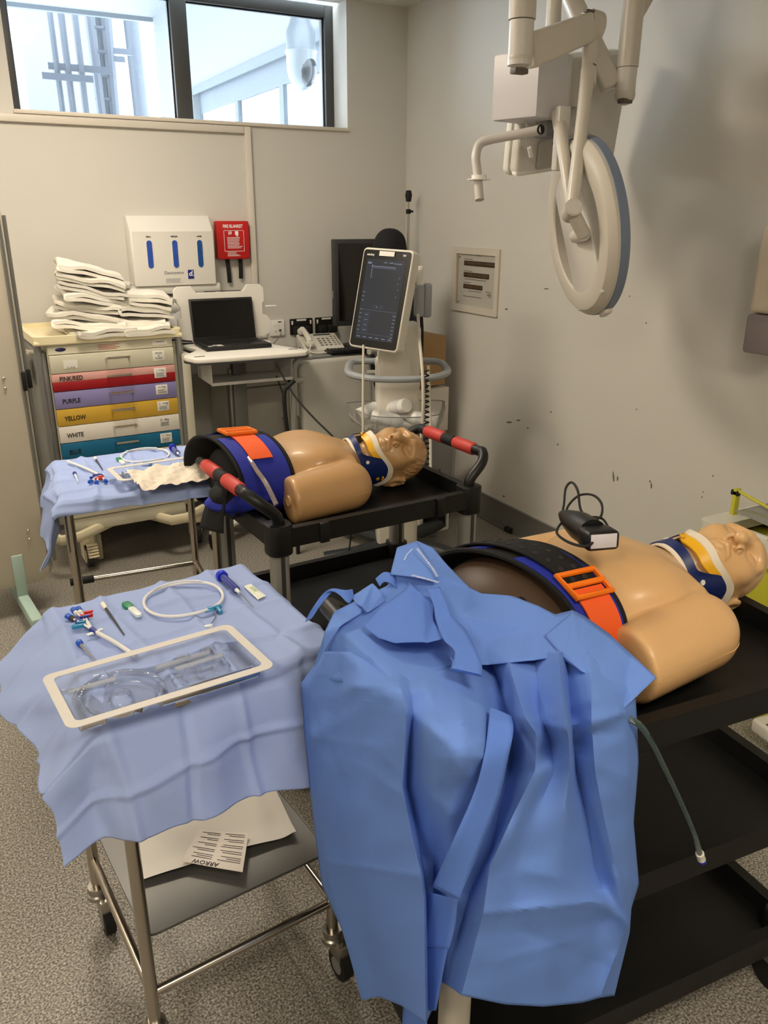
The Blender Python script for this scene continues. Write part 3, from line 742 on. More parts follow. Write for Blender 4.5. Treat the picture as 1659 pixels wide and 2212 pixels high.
# ---- stacked white towels on the cart
M_tow = [mat('towel_white_%d' % i, c_, .9, var=.04, vscale=30, bump=.25, bscale=500, sheen=.2) for i, c_ in enumerate(((222, 218, 206), (228, 224, 213), (214, 210, 200)))]
def towel(w_, d_, layers, th, seed, sag=.0, slope=0.0):
    """folded towel: one long sheet folded over itself, round folds at -x, layered edges at +x"""
    r_ = random.Random(seed); line = []
    for k in range(layers):
        z = k*th*1.12+th*.5
        j0, j1 = r_.uniform(-.02, .012), r_.uniform(-.008, .006)
        xs = np.linspace(w_/2+j0, -w_/2+j1+.01, 9) if k % 2 == 0 else np.linspace(-w_/2+j1+.01, w_/2+j0, 9)
        for x in xs: line.append((x, z))
        if k < layers-1:
            s_ = -1 if k % 2 == 0 else 1
            xe = xs[-1]
            for a in (30, 60, 90, 120, 150): line.append((xe+s_*math.sin(R(a))*th*.62, z+th*.56*(1-math.cos(R(a)))))
    n = len(line); ny = 14
    pz = [r_.uniform(0, 6) for _ in range(6)]
    def P_(i, j):
        x, z = line[i]; y = -d_/2+d_*j/ny
        wv = .006*math.sin(x*19+pz[0]+y*9)+.0045*math.sin(y*27+pz[1])+.0035*math.sin(x*43+y*23+pz[2])
        z2 = z+wv*(.4+z/(layers*th))-sag*(max(0, x+w_*.1)/w_)**2-sag*.6*max(0, (-y/d_)-.2)**2*2
        return (x+.006*math.sin(y*14+pz[3]+z*60), y+.008*math.sin(x*13+pz[4])+.006*math.sin(z*110+pz[5]), z2+slope*x)
    vs = []; fs = []
    for i in range(n):
        a = line[max(i-1, 0)]; b_ = line[min(i+1, n-1)]; tx, tz = b_[0]-a[0], b_[1]-a[1]; L = math.hypot(tx, tz) or 1
        nx, nz = -tz/L*th*.46, tx/L*th*.46
        for j in range(ny+1):
            p = P_(i, j); vs.append((p[0]+nx, p[1], p[2]+nz)); vs.append((p[0]-nx, p[1], p[2]-nz))
    def id_(i, j, s_): return (i*(ny+1)+j)*2+s_
    for i in range(n-1):
        for j in range(ny):
            fs.append((id_(i, j, 0), id_(i+1, j, 0), id_(i+1, j+1, 0), id_(i, j+1, 0)))
            fs.append((id_(i, j+1, 1), id_(i+1, j+1, 1), id_(i+1, j, 1), id_(i, j, 1)))
        for j, fl_ in ((0, 0), (ny, 1)):
            q = (id_(i, j, 0), id_(i, j, 1), id_(i+1, j, 1), id_(i+1, j, 0)); fs.append(q)
    for i in (0, n-1):
        for j in range(ny): fs.append((id_(i, j, 0), id_(i, j+1, 0), id_(i, j+1, 1), id_(i, j, 1)))
    m = MB(); m.add(vs, fs); return m
def put_towels(base, spec, where, grp):
    n = len(spec)
    words = ['bottom', 'second', 'third', 'fourth', 'fifth', 'sixth', 'seventh', 'eighth', 'ninth']
    for i, (dx, dy, z, w_, d_, rz, rx, lay, sl) in enumerate(spec):
        o = towel(w_, d_, lay, .0158, 100+i*7+int(base[0]*100), .012, sl).build('folded_towel', M_tow[i % 3])
        o.location = (base[0]+dx, base[1]+dy, base[2]+z); o.rotation_euler = (R(rx), 0, R(rz-10))
        lab = 'top folded white towel of %s' % where if i == n-1 else '%s folded white towel from the cart in %s' % (words[i] if i else 'lowest', where)
        tag(o, lab, 'towel', grp)
zt = 1.104
put_towels((.655, 4.07, zt), [(-.02, -.06, .0, .26, .36, 18, 0, 2, -.02), (-.03, .0, .034, .3, .34, 4, 0, 2, -.06), (-.03, .03, .07, .29, .33, -6, 0, 2, -.1), (-.02, .04, .106, .28, .32, 2, 1, 2, -.14),
                             (.0, .03, .142, .28, .31, 8, 1, 2, -.18), (.01, .02, .18, .29, .31, 0, 0, 2, -.2), (.015, .02, .22, .29, .3, -4, 0, 2, -.22), (.01, .03, .26, .28, .3, 3, 1, 2, -.24)], 'the taller towel pile', 'towels in the taller pile')
put_towels((.88, 4.05, zt), [(-.03, -.05, .0, .22, .34, 12, 0, 2, .0), (-.01, .0, .034, .25, .32, -4, 0, 2, -.02), (.0, .02, .069, .24, .31, 5, 0, 2, -.04), (.02, .03, .104, .24, .3, -8, 1, 2, -.06), (.0, .05, .14, .25, .3, 4, 1, 2, -.08)], 'the shorter towel pile', 'towels in the shorter pile')

# ---- folding privacy screen at the left
ps = thing('privacy_screen', 'beige folding privacy screen on pale green castor feet', 'screen', (.25, 3.5, 0), 6)
IP = inv(ps)
M_ps = mat('screen_panel', (186, 178, 160), .5, var=.015)
M_psg = mat('pale_green_enamel', (166, 190, 180), .4)
for i, (yo, xo) in enumerate(((0, 0), (.05, .03))):
    pnl = MB().prism(rrect(.9, 1.54, .05, 5), -.012, .012, .003, M=T(-.45+xo, yo, .91, 90)).build('panel', M_ps, ps)
    eg = MB(); eg.tube([(xo+.005, yo, .2), (xo+.005, yo, 1.62)], .012, 8); eg.build('edge_profile', M_alu, pnl)
    for z in (.36, 1.0): 
        MB().box((xo+.012, yo-.012, z), (.016, .02, .075), .003).build('hinge', M_blackr, pnl)
        for dz in (-.02, .02): MB().sphere((xo-.06, yo-.014, z+dz), .006, 8, 6).build('screw', M_chrome, pnl)
for x in (-.12, -.37):
    ft = MB(); ft.box2((x-.022, -.02, .06), (x+.022, .045, .28), .004); ft.box2((x-.022, -.28, .045), (x+.022, .24, .095), .006); f_ = ft.build('foot', M_psg, ps)
    for y in (-.26, .2):
        MB().cyl((x+.02, y, .042), (x+.048, y, .042), .042, 18).build('castor', M_blackr, f_); MB().cyl((x+.046, y, .042), (x+.05, y, .042), .026, 14).build('castor_hub', M_grey, f_)
text('E3', .045, T(-.12+.0, -.1, .0965, 0, 0, 60), M_print, ps) if False else None

# ---- electrical board in the right wall
eb = thing('electrical_board', 'white framed electrical distribution board set in the right wall', 'electrical board', (WX, 3.714, 1.298), 0)
EM = lambda x, z, d=0: Matrix.Translation((-d, -x, z)) @ Euler((R(90), 0, R(-90))).to_matrix().to_4x4()   # u to the right in view, v up, out of the wall
M_eb = mat('board_white', (206, 198, 184), .4)
eb_o = rrect(.435, .338, .004, 1); eb_i = rrect(.36, .268, .003, 1, .004, .0)
MB().ring_plate(eb_o, eb_i, 0, .012, M=EM(0, 0)).build('frame', M_eb, eb)
MB().prism(rrect(.372, .28, .003, 1), 0, .002, M=EM(.004, 0)).build('inner_panel', mat('board_inner', (182, 178, 168), .4), eb)
MB().box2((-.004, -.172+.34, -.13), (-.001, -.14+.34-.01, .13)).build('hinge_strip', mat('board_strip', (150, 142, 122), .5), eb) if True else None
for (x0, x1, z0, z1) in ((-.11, .178, .075, .1), (-.11, .125, .015, .04), (-.11, .07, -.045, -.022)):
    rowb = MB().prism([(x0, z0), (x1, z0), (x1, z1), (x0, z1)], 0, .004, M=EM(0, 0)).build('breaker_slot', mat('breaker_brown', (62, 48, 34), .45), eb)
    n = int((x1-x0)/.018)
    for k_ in range(n):
        MB().box2((-.0075, -(x0+.004+k_*.018)-.011, z0+.006), (-.0035, -(x0+.004+k_*.018), z1-.006), .001).build('breaker', mat('breaker_toggle', (98, 78, 56), .45), rowb)
tx = MB()
for (x0, x1, z) in ((-.11, -.03, .108), (-.11, -.03, .047), (-.11, -.04, -.013), (-.1, .1, .005), (-.06, .06, -.056), (-.11, .06, -.085), (.1, .15, -.05), (.12, .15, -.06), (.11, .15, -.066), (.125, .15, -.073), (0, .05, .128)):
    tx.box2((-.0035, -x1, z-.0015), (-.0025, -x0, z+.0015))
tx.build('print', mat('board_ink', (110, 104, 98), .6), eb)
for (x, z) in ((-.155, .118), (-.155, -.118)): MB().sphere((-.005, -x, z), .006, 8, 6).build('screw', M_steel, eb)

# ---- soap dispenser at the right
sd = thing('soap_dispenser', 'cream wall soap dispenser with a smoked clear base', 'dispenser', (WX, 1.83, 1.18), 0)
MB().box2((-.13, -.07, .135), (0, .065, .42), .02, 3).build('cover', mat('dispenser_cream', (214, 200, 180), .3), sd)
MB().box2((-.128, -.068, 0), (0, .07, .133), .014, 3).build('reservoir', mat('smoked_plastic', (138, 128, 130), .2), sd)

# ---- ultrasound machine
us = thing('ultrasound_machine', 'white ultrasound machine with an upright touch screen and ring handle', 'ultrasound machine', (1.86, 3.3, 0), -25)
IU = inv(us)
M_us = mat('ultrasound_white', (214, 209, 196), .4)
M_usg = mat('ultrasound_grey', (150, 154, 158), .4)
def Ul(p): return IU @ Vector(p)
# base: two dark feet and a white pedestal
MB().box2((-.1, -.09, .08), (.1, .1, 1.0), .02, 3).build('column', M_us, us)
MB().box2((-.09, -.1, .92), (.1, .1, 1.16), .02, 3).build('upper_column', M_us, us)
bs = MB()
bs.tube([(0, 0, .075), (-.2, -.12, .07), (-.36, -.14, .055)], lambda t: .05-.012*t, 12, smooth=5, flat=.7)
bs.tube([(0, 0, .075), (.2, -.1, .07), (.3, -.18, .055)], lambda t: .05-.012*t, 12, smooth=5, flat=.7)
bs.tube([(0, 0, .075), (-.2, .2, .07), (-.25, .28, .055)], lambda t: .05-.012*t, 12, smooth=5, flat=.7)
bs.tube([(0, 0, .075), (.2, .2, .07), (.25, .28, .055)], lambda t: .05-.012*t, 12, smooth=5, flat=.7)
bs.build('base', mat('ultrasound_base', (40, 44, 48), .45), us)
for (x, y) in ((-.3, -.13), (.27, -.15), (-.22, .25), (.22, .25)):
    MB().cyl((x-.014, y, .034), (x+.014, y, .034), .034, 16).build('castor', M_grey, us)
# ring handle
zr = .957
rg = catmull([(a_*.84, b_*.9, c_) for a_, b_, c_ in [(-.27, .0, zr), (-.26, -.2, zr), (-.12, -.3, zr-.004), (.1, -.3, zr-.004), (.24, -.2, zr), (.27, .02, zr), (.24, .17, zr), (.1, .2, zr), (-.1, .2, zr), (-.24, .17, zr)]], 5, True)
MB().tube(rg, .019, 10, closed=True, flat=.8).build('ring_handle', M_usg, us)
MB().box2((-.1, .06, zr-.015), (.1, .2, zr+.015), .006).build('handle_bridge', M_usg, us)
# clear bin
bz = .672
bo = [(-.25, .06), (-.24, -.1), (-.14, -.27), (.08, -.3), (.22, -.22), (.26, -.02), (.22, .08)]
def binring(s_, z): return [(p.x*s_*.86, p.y*s_*.92, z) for p in catmull([(a, b_, 0) for a, b_ in bo], 4, True)]
rings = [binring(.72, bz), binring(.9, bz+.03), binring(.98, bz+.07), binring(1, bz+.11)]
bb = MB(); n_ = len(rings[0])
vs = [p for r_ in rings for p in r_]; fs = []
for i in range(3):
    for k_ in range(n_): fs.append((i*n_+k_, i*n_+(k_+1) % n_, (i+1)*n_+(k_+1) % n_, (i+1)*n_+k_))
fs.append(tuple(range(n_))); bb.add(vs, fs); bb.build('bin', clear_plastic('bin_acrylic', (214, 214, 210), .12, .16), us)
MB().tube(rings[3], .0025, 6, closed=True).build('bin_rim', mat('bin_rim_grey', (128, 128, 126), .3), us)
# the screen housing
TM = Matrix.Translation((1.706, 3.183, 1.281)) @ (Euler((R(-13.8), R(1.7), 0)).to_matrix().to_4x4() if False else Matrix.Identity(4))
TM = Matrix.Translation((1.706, 3.183, 1.281)) @ Euler((R(-13.779), R(1.735), R(-64.755)), 'XYZ').to_matrix().to_4x4()
TL = IU @ TM
hd = MB().prism(rrect(.268, .432, .02, 4), -.055, .0, .006, 3, M=TL @ face_front(0, 0, 0)).build('screen_housing', M_us, us)
MB().prism(rrect(.252, .414, .014, 4), 0, .002, M=TL @ face_front(0, 0, 0)).build('bezel', mat('bezel_black', (17, 18, 20), .25), us)
scr = MB().prism(rrect(.205, .345, .002, 1), .0021, .0026, M=TL @ face_front(0, .0, -.004)).build('display', mat('display_lit', (36, 40, 46), .2, emit=(44, 50, 60), estr=.35), us)
ui = MB(); uim = mat('display_graphics', (96, 108, 140), .4, emit=(90, 104, 150), estr=.2)
FM = TL @ face_front(0, -.0028, -.004)
def uib(x, y, w_, h): ui.box((x, y, 0), (w_, h, .0004), M=FM)
for (x, y, w_, h) in ((-.085, .155, .02, .008), (-.01, .142, .13, .003), (.0, .136, .12, .0015), (.03, .16, .02, .004), (.0, .16, .02, .003), (.065, .158, .04, .003), (-.068, .12, .003, .06), (0, -.045, .2, .0008), (-.01, -.03, .002, .01), (0, -.148, .2, .0006)): uib(x, y, w_, h)
for k_ in range(9): uib(-.092, .03-k_*.018-(.02 if k_ > 2 else 0), .012, .003)
for k_ in range(6): uib(-.085+k_*.034, -.162, .018, .004)
for k_ in range(7): uib(.09, -.06-k_*.0155, .012, .003)
for k_ in range(4): uib(-.058, -.066-k_*.022, .018, .003)
for (x, y) in ((.085, .1), (.08, .075), (.085, .05), (.08, 0.02)): uib(x, y, .004, .004)
ui.build('screen_graphics', uim, scr)['kind'] = 'stuff'
ul = MB()
def outline(x, y, w_, h): ul.ring_plate(rrect(w_, h, .003, 2), rrect(w_-.0016, h-.0016, .0025, 2), 0, .0004, M=FM @ T(x, y))
for k_ in range(4): outline(-.058, -.066-k_*.022, .032, .016)
outline(-.02, -.028, .016, .012); outline(.012, -.028, .016, .012); outline(.09, -.058, .016, .014)
ul.build('button_outlines', mat('display_outline', (70, 84, 120), .4, emit=(60, 80, 130), estr=.25), scr)['kind'] = 'stuff'
MB().box((0, .193, .003), (.08, .02, .001), M=FM @ T(0, .004)).build('name_label', M_whitep, us)
lines_block(MB(), -.03, .03, .194+.003, 1, .01, -.0042, .003, 0, 0).build('name_print', M_print, us) if False else None
text('mindray', .012, TL @ face_front(-.108, -.0022, .186), M_whitep, us, bold=.0003)
text('TE7', .011, TL @ face_front(.082, -.0022, .19), M_whitep, us, bold=.0003)
text('INTENSIVE CARE' if False else 'BREAST SURGERY' if False else '------- -------', .008, TL @ face_front(0, -.0046, .193), M_print, us, 'CENTER')
MB().box((0, .03, 0), (.1, .07, .3), .02, M=TL @ T(0, .02, -.05)).build('screen_arm', M_us, us)
lines_block(MB(), -.03, .03, 1.1, 5, .008, -.1008, .003, 2).build('rating_print', M_dgrey, us)
MB().box((.0, -.1008, 1.052), (.03, .001, .006)).build('barcode', M_dgrey, us)
# probe holder, probe and cables at the right side
PH = Ul(atD(905, 650, 3.62))
MB().box(PH, (.045, .05, .14), .015, 3).build('probe_holder', M_usg, us)
MB().box(PH+Vector((.04, .03, 0)), (.04, .05, .15), .012, 3).build('probe_holder', M_usg, us)
pr_ = MB(); pr_.tube([PH+Vector((0, 0, .05)), PH+Vector((0, 0, .1)), PH+Vector((0, 0, .135))], lambda t: .012+.006*t, 10); pr_.box(PH+Vector((0, 0, .13)), (.03, .024, .04), .008); pr_.build('probe', M_whitep, us)
pc = MB(); pc.tube([Ul(atD(903, 680, 3.6)), Ul(atD(905, 720, 3.55)), Ul(atD(912, 800, 3.45)), Ul(atD(914, 880, 3.45)), Ul(atD(908, 960, 3.5)), Ul(atD(898, 1030, 3.55)), Ul(atD(925, 1090, 3.55)), Ul(atD(930, 1000, 3.6)), Ul(atD(928, 860, 3.6)), Ul(atD(925, 790, 3.6))], .007, 8, smooth=8)
pc.build('probe_cable', mat('cable_beige', (196, 190, 176), .5), us)
coil = []
for i in range(220):
    f = i/219; p = Ul(atD(921, 800+225*f, 3.5)); a = f*2*PI*20
    coil.append((p.x+.011*math.cos(a), p.y+.011*math.sin(a), p.z))
MB().tube(coil, .0034, 5).build('coiled_cable', M_blackr, us)
lt = Ul(atD(785, 755, 3.4)); MB().tube([Ul(atD(785, 745, 3.45)), Ul(atD(784, 850, 3.45)), Ul(atD(784, 955, 3.45))], .005, 8, smooth=4).build('hanging_cable', mat('cable_beige', (196, 190, 176), .5), us)
# gel bottles in the bin (things of their own)
M_bot = mat('bottle_white', (230, 228, 222), .35)
def bottle(p, d, lab):
    o = thing('gel_bottle', lab, 'bottle', M=frame_mat(p, d, (0, 0, 1)))
    XM = Matrix(((0, 0, 1, 0), (1, 0, 0, 0), (0, 1, 0, 0), (0, 0, 0, 1)))
    MB().lathe([(.0, -.08), (.03, -.08), (.034, -.074), (.034, .035), (.026, .055), (.013, .066)], 20, M=XM).build('bottle_body', M_bot, o)
    MB().lathe([(.013, .066), (.012, .078), (.006, .1), (.003, .108)], 14, M=XM).build('nozzle', M_bot, o)
    lb = MB(); lb.lathe([(.0343, -.05), (.0343, .02)], 20, M=XM, cap=False); lb.build('bottle_label', mat('bottle_label', (212, 212, 210), .5), o)
UW = inv(us).inverted()
for (x, y, z, dx, dy, dz, lab) in ((-.13, -.05, bz+.075, .7, .75, .12, 'white gel bottle with its nozzle toward the column in the clear bin'), (-.05, -.185, bz+.062, .93, -.25, -.2, 'white gel bottle lying along the front of the clear bin'),
                                   (-.01, -.1, bz+.1, -.5, .75, -.3, 'white gel bottle showing its round base on top of the others'), (.1, -.15, bz+.055, -.86, .3, .1, 'white gel bottle at the right of the clear bin')):
    d = UW.to_3x3() @ Vector((dx, dy, dz)); bottle(UW @ Vector((x, y, z+.015)), d, lab)

# ---- patient chair seen from behind
M_ch = mat('grey_vinyl', (176, 174, 164), .45, var=.01)
pc_ = thing('patient_chair', 'grey vinyl patient chair with tubular push handles by the ultrasound machine', 'chair', (1.74, 3.75, 0), 3)
def bk(u, v):
    return None
MB().prism(rrect(.42, .72, .05, 6), -.03, .03, .02, 3, M=T(.02, 0, .58, 84)).build('backrest', M_ch, pc_)
MB().box2((-.2, .0, .38), (.22, .3, .46), .03, 3).build('seat', M_ch, pc_)
for sx in (-1, 1):
    x = .01+sx*.245
    MB().tube([(x-sx*.08, -.06, .97), (x-sx*.03, -.04, .965), (x, -.03, .92), (x, -.02, .8), (x, .02, .3), (x, .03, .08)], .016, 10, smooth=5).build('push_handle', mat('grey_tube', (166, 166, 160), .35, .2), pc_)
    MB().tube([(x, -.02, .85), (x-sx*.06, 0, .85)], .014, 8).build('bracket', M_ch, pc_)
    for y in (.02, .28):
        MB().cyl((x-.012, y, .05), (x+.012, y, .05), .05, 16).build('castor', M_blackr, pc_)
    MB().tube([(x, .03, .1), (x, .29, .1), (x, .29, .4)], .014, 8).build('leg', mat('grey_tube', (166, 166, 160), .35, .2), pc_)
# ---- black bent stick and loose black lead
st = MB(); P0 = atY(634, 822, 3.55)
st.tube([atY(636, 822, 3.55), atY(622, 835, 3.55), atY(614, 850, 3.55), atY(618, 910, 3.55), atY(632, 1010, 3.55), atY(640, 1080, 3.55)], .0105, 10, smooth=5)
o = st.build('walking_stick', M_blackr); tag(o, 'black stick with a bent top behind the torso manikin', 'stick')
q = atY(640, 1080, 3.55)
st2 = MB().cyl((q.x, q.y, 0), (q.x-.0, q.y, q.z), .0105, 10).build('shaft', M_blackr, o)
cb = MB(); cb.tube([atY(596, 785, 3.6), atY(612, 815, 3.58), atY(640, 860, 3.5), atY(680, 905, 3.4), atY(725, 950, 3.3), atY(745, 985, 3.2), atY(750, 1010, 3.15)], .0045, 6, smooth=6)
p = atY(750, 1010, 3.15); cb.tube([p, (p.x+.02, p.y, .3), (p.x+.03, p.y+.05, .006), (p.x+.2, p.y+.1, .006)], .0045, 6, smooth=6)
tag(cb.build('power_lead', M_blackr), 'long black lead hanging from the laptop cart to the floor', 'cable')
cb = MB(); cb.tube([atY(597, 812, 3.7), atY(610, 850, 3.7), atY(612, 880, 3.7), atY(622, 930, 3.7), (1.5, 3.7, .2), (1.47, 3.7, .006)], .003, 6, smooth=6)
tag(cb.build('thin_lead', M_blackr), 'thin black wire hanging beside the black stick', 'cable')
# ---- drip stand in the corner
dp = thing('drip_stand', 'slim silver drip stand with a black top clamp in the corner', 'drip stand', (2.475, 4.278, 0))
MB().cyl((0, 0, .08), (0, 0, 1.66), .007, 10).build('pole', M_steel, dp)
k_ = MB(); k_.cyl((0, 0, 1.635), (0, 0, 1.66), .014, 12); k_.cyl((-.006, 0, 1.648), (.03, 0, 1.648), .006, 8); k_.build('clamp', M_blackr, dp)
MB().tube([(0, 0, 1.7), (0, 0, 1.735), (0, 0, 1.76)], lambda t: .014+.006*math.sin(PI*t), 12).build('top_hook', M_blackr, dp)
MB().cyl((0, 0, 1.66), (0, 0, 1.7), .005, 8).build('inner_pole', M_steel, dp)
for a in range(5):
    ca, sa = .07*math.cos(a*2*PI/5+.3), .07*math.sin(a*2*PI/5+.3)
    MB().tube([(0, 0, .09), (ca, sa, .05), (ca, sa, .03)], .009, 8).build('leg', M_steel, dp); MB().sphere((ca, sa, .02), .02, 10, 7).build('castor', M_blackr, dp)
# ---- dark navy coat bundled over a bag behind the screen
def lump(cx, cy, cz, rx, ry, rz, seed, n=26, m=18, amp=.08):
    r_ = random.Random(seed); ph_ = [r_.uniform(0, 6) for _ in range(8)]
    mb_ = MB(); vs = []; fs = []
    for i in range(m+1):
        t = PI*i/m
        for k in range(n):
            a = 2*PI*k/n
            d = 1+amp*(math.sin(3*a+ph_[0]+2*t)+.6*math.sin(5*a+ph_[1]-3*t)+.5*math.sin(7*t+ph_[2]+2*a))
            vs.append((cx+rx*math.sin(t)**.8*math.cos(a)*d, cy+ry*math.sin(t)**.8*math.sin(a)*d, cz-rz*math.cos(t)))
    for i in range(m):
        for k in range(n): fs.append((i*n+k, i*n+(k+1) % n, (i+1)*n+(k+1) % n, (i+1)*n+k))
    return mb_.add(vs, fs)
M_navy = mat('navy_cloth', (17, 18, 24), .85, var=.3, vscale=12)
bg_ = thing('navy_coat', 'dark navy coat hung over the drip stand behind the ultrasound machine', 'coat', (2.11, 3.8, .62))
lump(0, .02, .43, .115, .09, .44, 3).build('coat_body', M_navy, bg_)
lump(-.02, .0, .82, .095, .08, .125, 5, amp=.03).build('hood', M_navy, bg_)
for sx, l in ((-.09, .5), (.1, .55)): MB().tube([(sx*.6, -.02, .75), (sx*1.1, -.06, .5), (sx*1.15, -.07, .75-l)], lambda t: .042-.012*t, 12, smooth=5).build('sleeve', M_navy, bg_)
# ---- boxes, sign and case in the corner by the right wall
M_card = mat('cardboard', (170, 136, 92), .8, var=.08, vscale=6)
ubx = thing('cardboard_box', 'plain brown cardboard box standing on the floor under the white box', 'box', (2.375, 3.93, 0), 2)
MB().box2((-.1, -.1, 0), (.1, .1, .465), .002).build('carton', M_card, ubx)
bx = thing('white_box', 'white carton with a torn top edge under the brown caddy box', 'box', (2.375, 3.93, .467), 3)
MB().box2((-.1, -.13, 0), (.1, .13, .25), .002).build('carton', mat('white_card', (214, 208, 196), .7, var=.02), bx)
fl_ = MB()
for i in range(9): fl_.add([(-.1, -.13+i*.029, .25), (-.1, -.13+(i+1)*.029, .25), (-.1-.004, -.13+(i+.5)*.029, .25+.014*random.random()+.004)], [(0, 1, 2)])
fl_.build('torn_edge', M_card, bx)
MB().box2((-.1012, -.06, .12), (-.1, -.02, .18)).build('print', mat('pale_print', (150, 146, 140), .6), bx)
cdb = thing('caddy_box', 'brown cardboard box printed caddy on top of the white box', 'box', (2.365, 3.935, .732), 4)
MB().box2((-.09, -.12, 0), (.09, .12, .27), .002).build('carton', M_card, cdb)
text('caddy', .075, Matrix.Translation((-.0908, .05, .235)) @ Matrix(((0, 0, -1, 0), (0, -1, 0, 0), (-1, 0, 0, 0), (0, 0, 0, 1))), M_print, cdb, bold=.001)
MB().ring_plate(rrect(.2, .24, .004, 1), rrect(.19, .23, .004, 1), 0, .0006, M=Matrix.Translation((-.0905, 0, .135)) @ Euler((R(90), 0, R(-90))).to_matrix().to_4x4()).build('print_border', M_print, cdb)
sg = thing('notice_board', 'dark framed notice about staff leaning below the white box', 'notice', (2.32, 3.72, 0), -58)
SMt = T(0, 0, 0, -4)
MB().prism(rrect(.26, .44, .012, 3), 0, .008, .002, M=SMt @ face_front(0, 0, .235)).build('board', mat('notice_grey', (92, 90, 86), .45), sg)
MB().ring_plate(rrect(.27, .45, .014, 3), rrect(.255, .435, .01, 3), 0, .012, M=SMt @ face_front(0, 0, .235)).build('frame', M_alu, sg)
for s_, z, sz in (('our staff', .27, .034), ('verbal abuse', .17, .028), ('will not be', .13, .028), ('tolerated', .09, .028)): text(s_, sz, SMt @ face_front(.0, -.0095, z), M_print, sg, 'CENTER', bold=.0006)
ec = thing('equipment_case', 'small white case with a black open front on the floor', 'case', (2.19, 3.56, 0), 7)
MB().ring_plate(rrect(.19, .17, .008, 2), rrect(.17, .15, .004, 2), -.17, 0, M=face_front(0, -.09, .087)).build('shell', M_whitep, ec)
MB().box2((-.088, -.075, .008), (.088, .07, .168)).build('interior', M_black, ec)
MB().tube([(-.1, -.05, .15), (-.108, -.075, .1), (-.1, -.1, .045)], .006, 8, smooth=5).build('side_handle', M_whitep, ec)
spk = MB(); r_ = random.Random(2)
for i in range(26): spk.box((r_.uniform(-.08, .08), -.077, r_.uniform(.09, .16)), (.004+.006*r_.random(), .002, .003), .0005)
spk.build('fittings', M_lgrey, ec)
# ---- rod lying on the floor along the skirting
p, q = atz(990, 1090, .01), atz(1093, 1144, .01)
p = q+(p-q).normalized()*1.0; p.x = min(p.x, WX-.03); p.z = q.z = .009
rd = thing('floor_rod', 'thin grey rod with a black rubber end lying by the skirting', 'rod', (q.x, q.y, 0))
MB().cyl((0, 0, .009), (p.x-q.x, p.y-q.y, .009), .006, 8).build('rod', M_alu, rd)
d = (q-p).normalized(); MB().tube([(0, 0, .017), (d.x*.05, d.y*.05, .017)], .016, 12).build('rubber_end', M_blackr, rd)
# ---- sharps bin and scale at the far right
sb = thing('sharps_bin', 'yellow sharps bin with a white lid beside the right wall', 'sharps bin', (2.385, 1.56, 0))
M_yel = mat('sharps_yellow', (192, 188, 56), .4, var=.03)
M_yel2 = mat('sharps_green_yellow', (198, 206, 70), .4)
MB().box((0, 0, .29), (.29, .42, .58), .02, 3, taper=(1.06, 1.06)).build('bin_body', M_yel, sb)
lid_o, lid_i = rrect(.33, .47, .03, 4), rrect(.2, .3, .01, 4)
MB().ring_plate(lid_o, lid_i, .6, .635).build('lid', mat('sharps_lid', (216, 214, 200), .4), sb)
MB().ring_plate(rrect(.335, .475, .03, 4), rrect(.3, .44, .02, 4), .56, .6).build('lid_skirt', M_yel2, sb)
MB().box((-.125, .02, .64), (.02, .08, .012), .004).build('lid_catch', mat('sharps_lid', (216, 214, 200), .4), sb)
hb = MB(); hb.box2((-.03, .2, .6), (-.005, .215, .73), .003); hb.tube([(-.02, .21, .725), (-.02, .1, .705), (-.02, 0, .69), (-.02, -.2, .665)], .006, 8, smooth=4); hb.build('carry_handle', M_yel, sb)
MB().box((-.02, .21, .715), (.02, .03, .02), .004).build('hinge', M_blackr, sb)
MB().box((-.01, .03, .675), (.2, .3, .003), M=T(0, 0, 0, 4)).build('flap', clear_plastic('flap_clear', (200, 200, 196), .1, .5), sb)
rk = MB(); rk.box((-.02, .03, .672), (.06, .1, .02), .006, taper=(.7, .6)); rk.build('red_catch', M_red, sb)
MB().tube([(-.155, -.2, .28), (-.165, .0, .25), (-.155, .2, .3)], .006, 8, smooth=5).build('body_rib', M_yel, sb)
lbx = Matrix.Translation((-.152, .08, .36)) @ Euler((R(90), 0, R(-90))).to_matrix().to_4x4()
MB().box((0, 0, 0), (.1, .05, .001), M=lbx).build('label_card', M_lab, sb)
bc = MB(); r_ = random.Random(9)
for i in range(18): bc.box((-.03+i*.0036, .0, .001), (.0008+.0016*r_.random(), .024, .0006), M=lbx)
bc.build('barcode', M_print, sb)
text('PRO W.T.6', .02, lbx @ T(-.05, -.045, .001), M_print, sb, bold=.0006) if False else text('PBS N.T.6', .02, lbx @ T(-.05, -.045, .001), M_print, sb, bold=.0006)
scl = thing('weighing_scale', 'white electronic scale with a dark display on the floor', 'scale', (2.24, 1.15, 0), -8)
M_sc = mat('scale_white', (206, 202, 190), .4)
MB().box2((-.16, -.13, .03), (.16, .13, .075), .012, 3).build('platform', M_sc, scl)
MB().box2((-.12, -.1, .0755), (.14, .1, .079), .002).build('platform_mat', M_black, scl)
hm = MB(); hm.box((-.02, .175, .075), (.28, .09, .05), .012, 3, M=T(0, 0, 0, 0)); hm.build('display_head', M_sc, scl)
MB().box((-.02, .175, .101), (.16, .05, .002)).build('display', mat('lcd_olive', (84, 84, 52), .25), scl)
MB().box((-.135, .165, .101), (.025, .014, .003)).build('button', mat('green_button', (60, 84, 56), .5), scl)
for (x, y) in ((-.12, -.1), (.12, -.1), (-.12, .1), (.12, .1)): MB().cyl((x, y, 0), (x, y, .032), .022, 12).build('foot', M_blackr, scl)
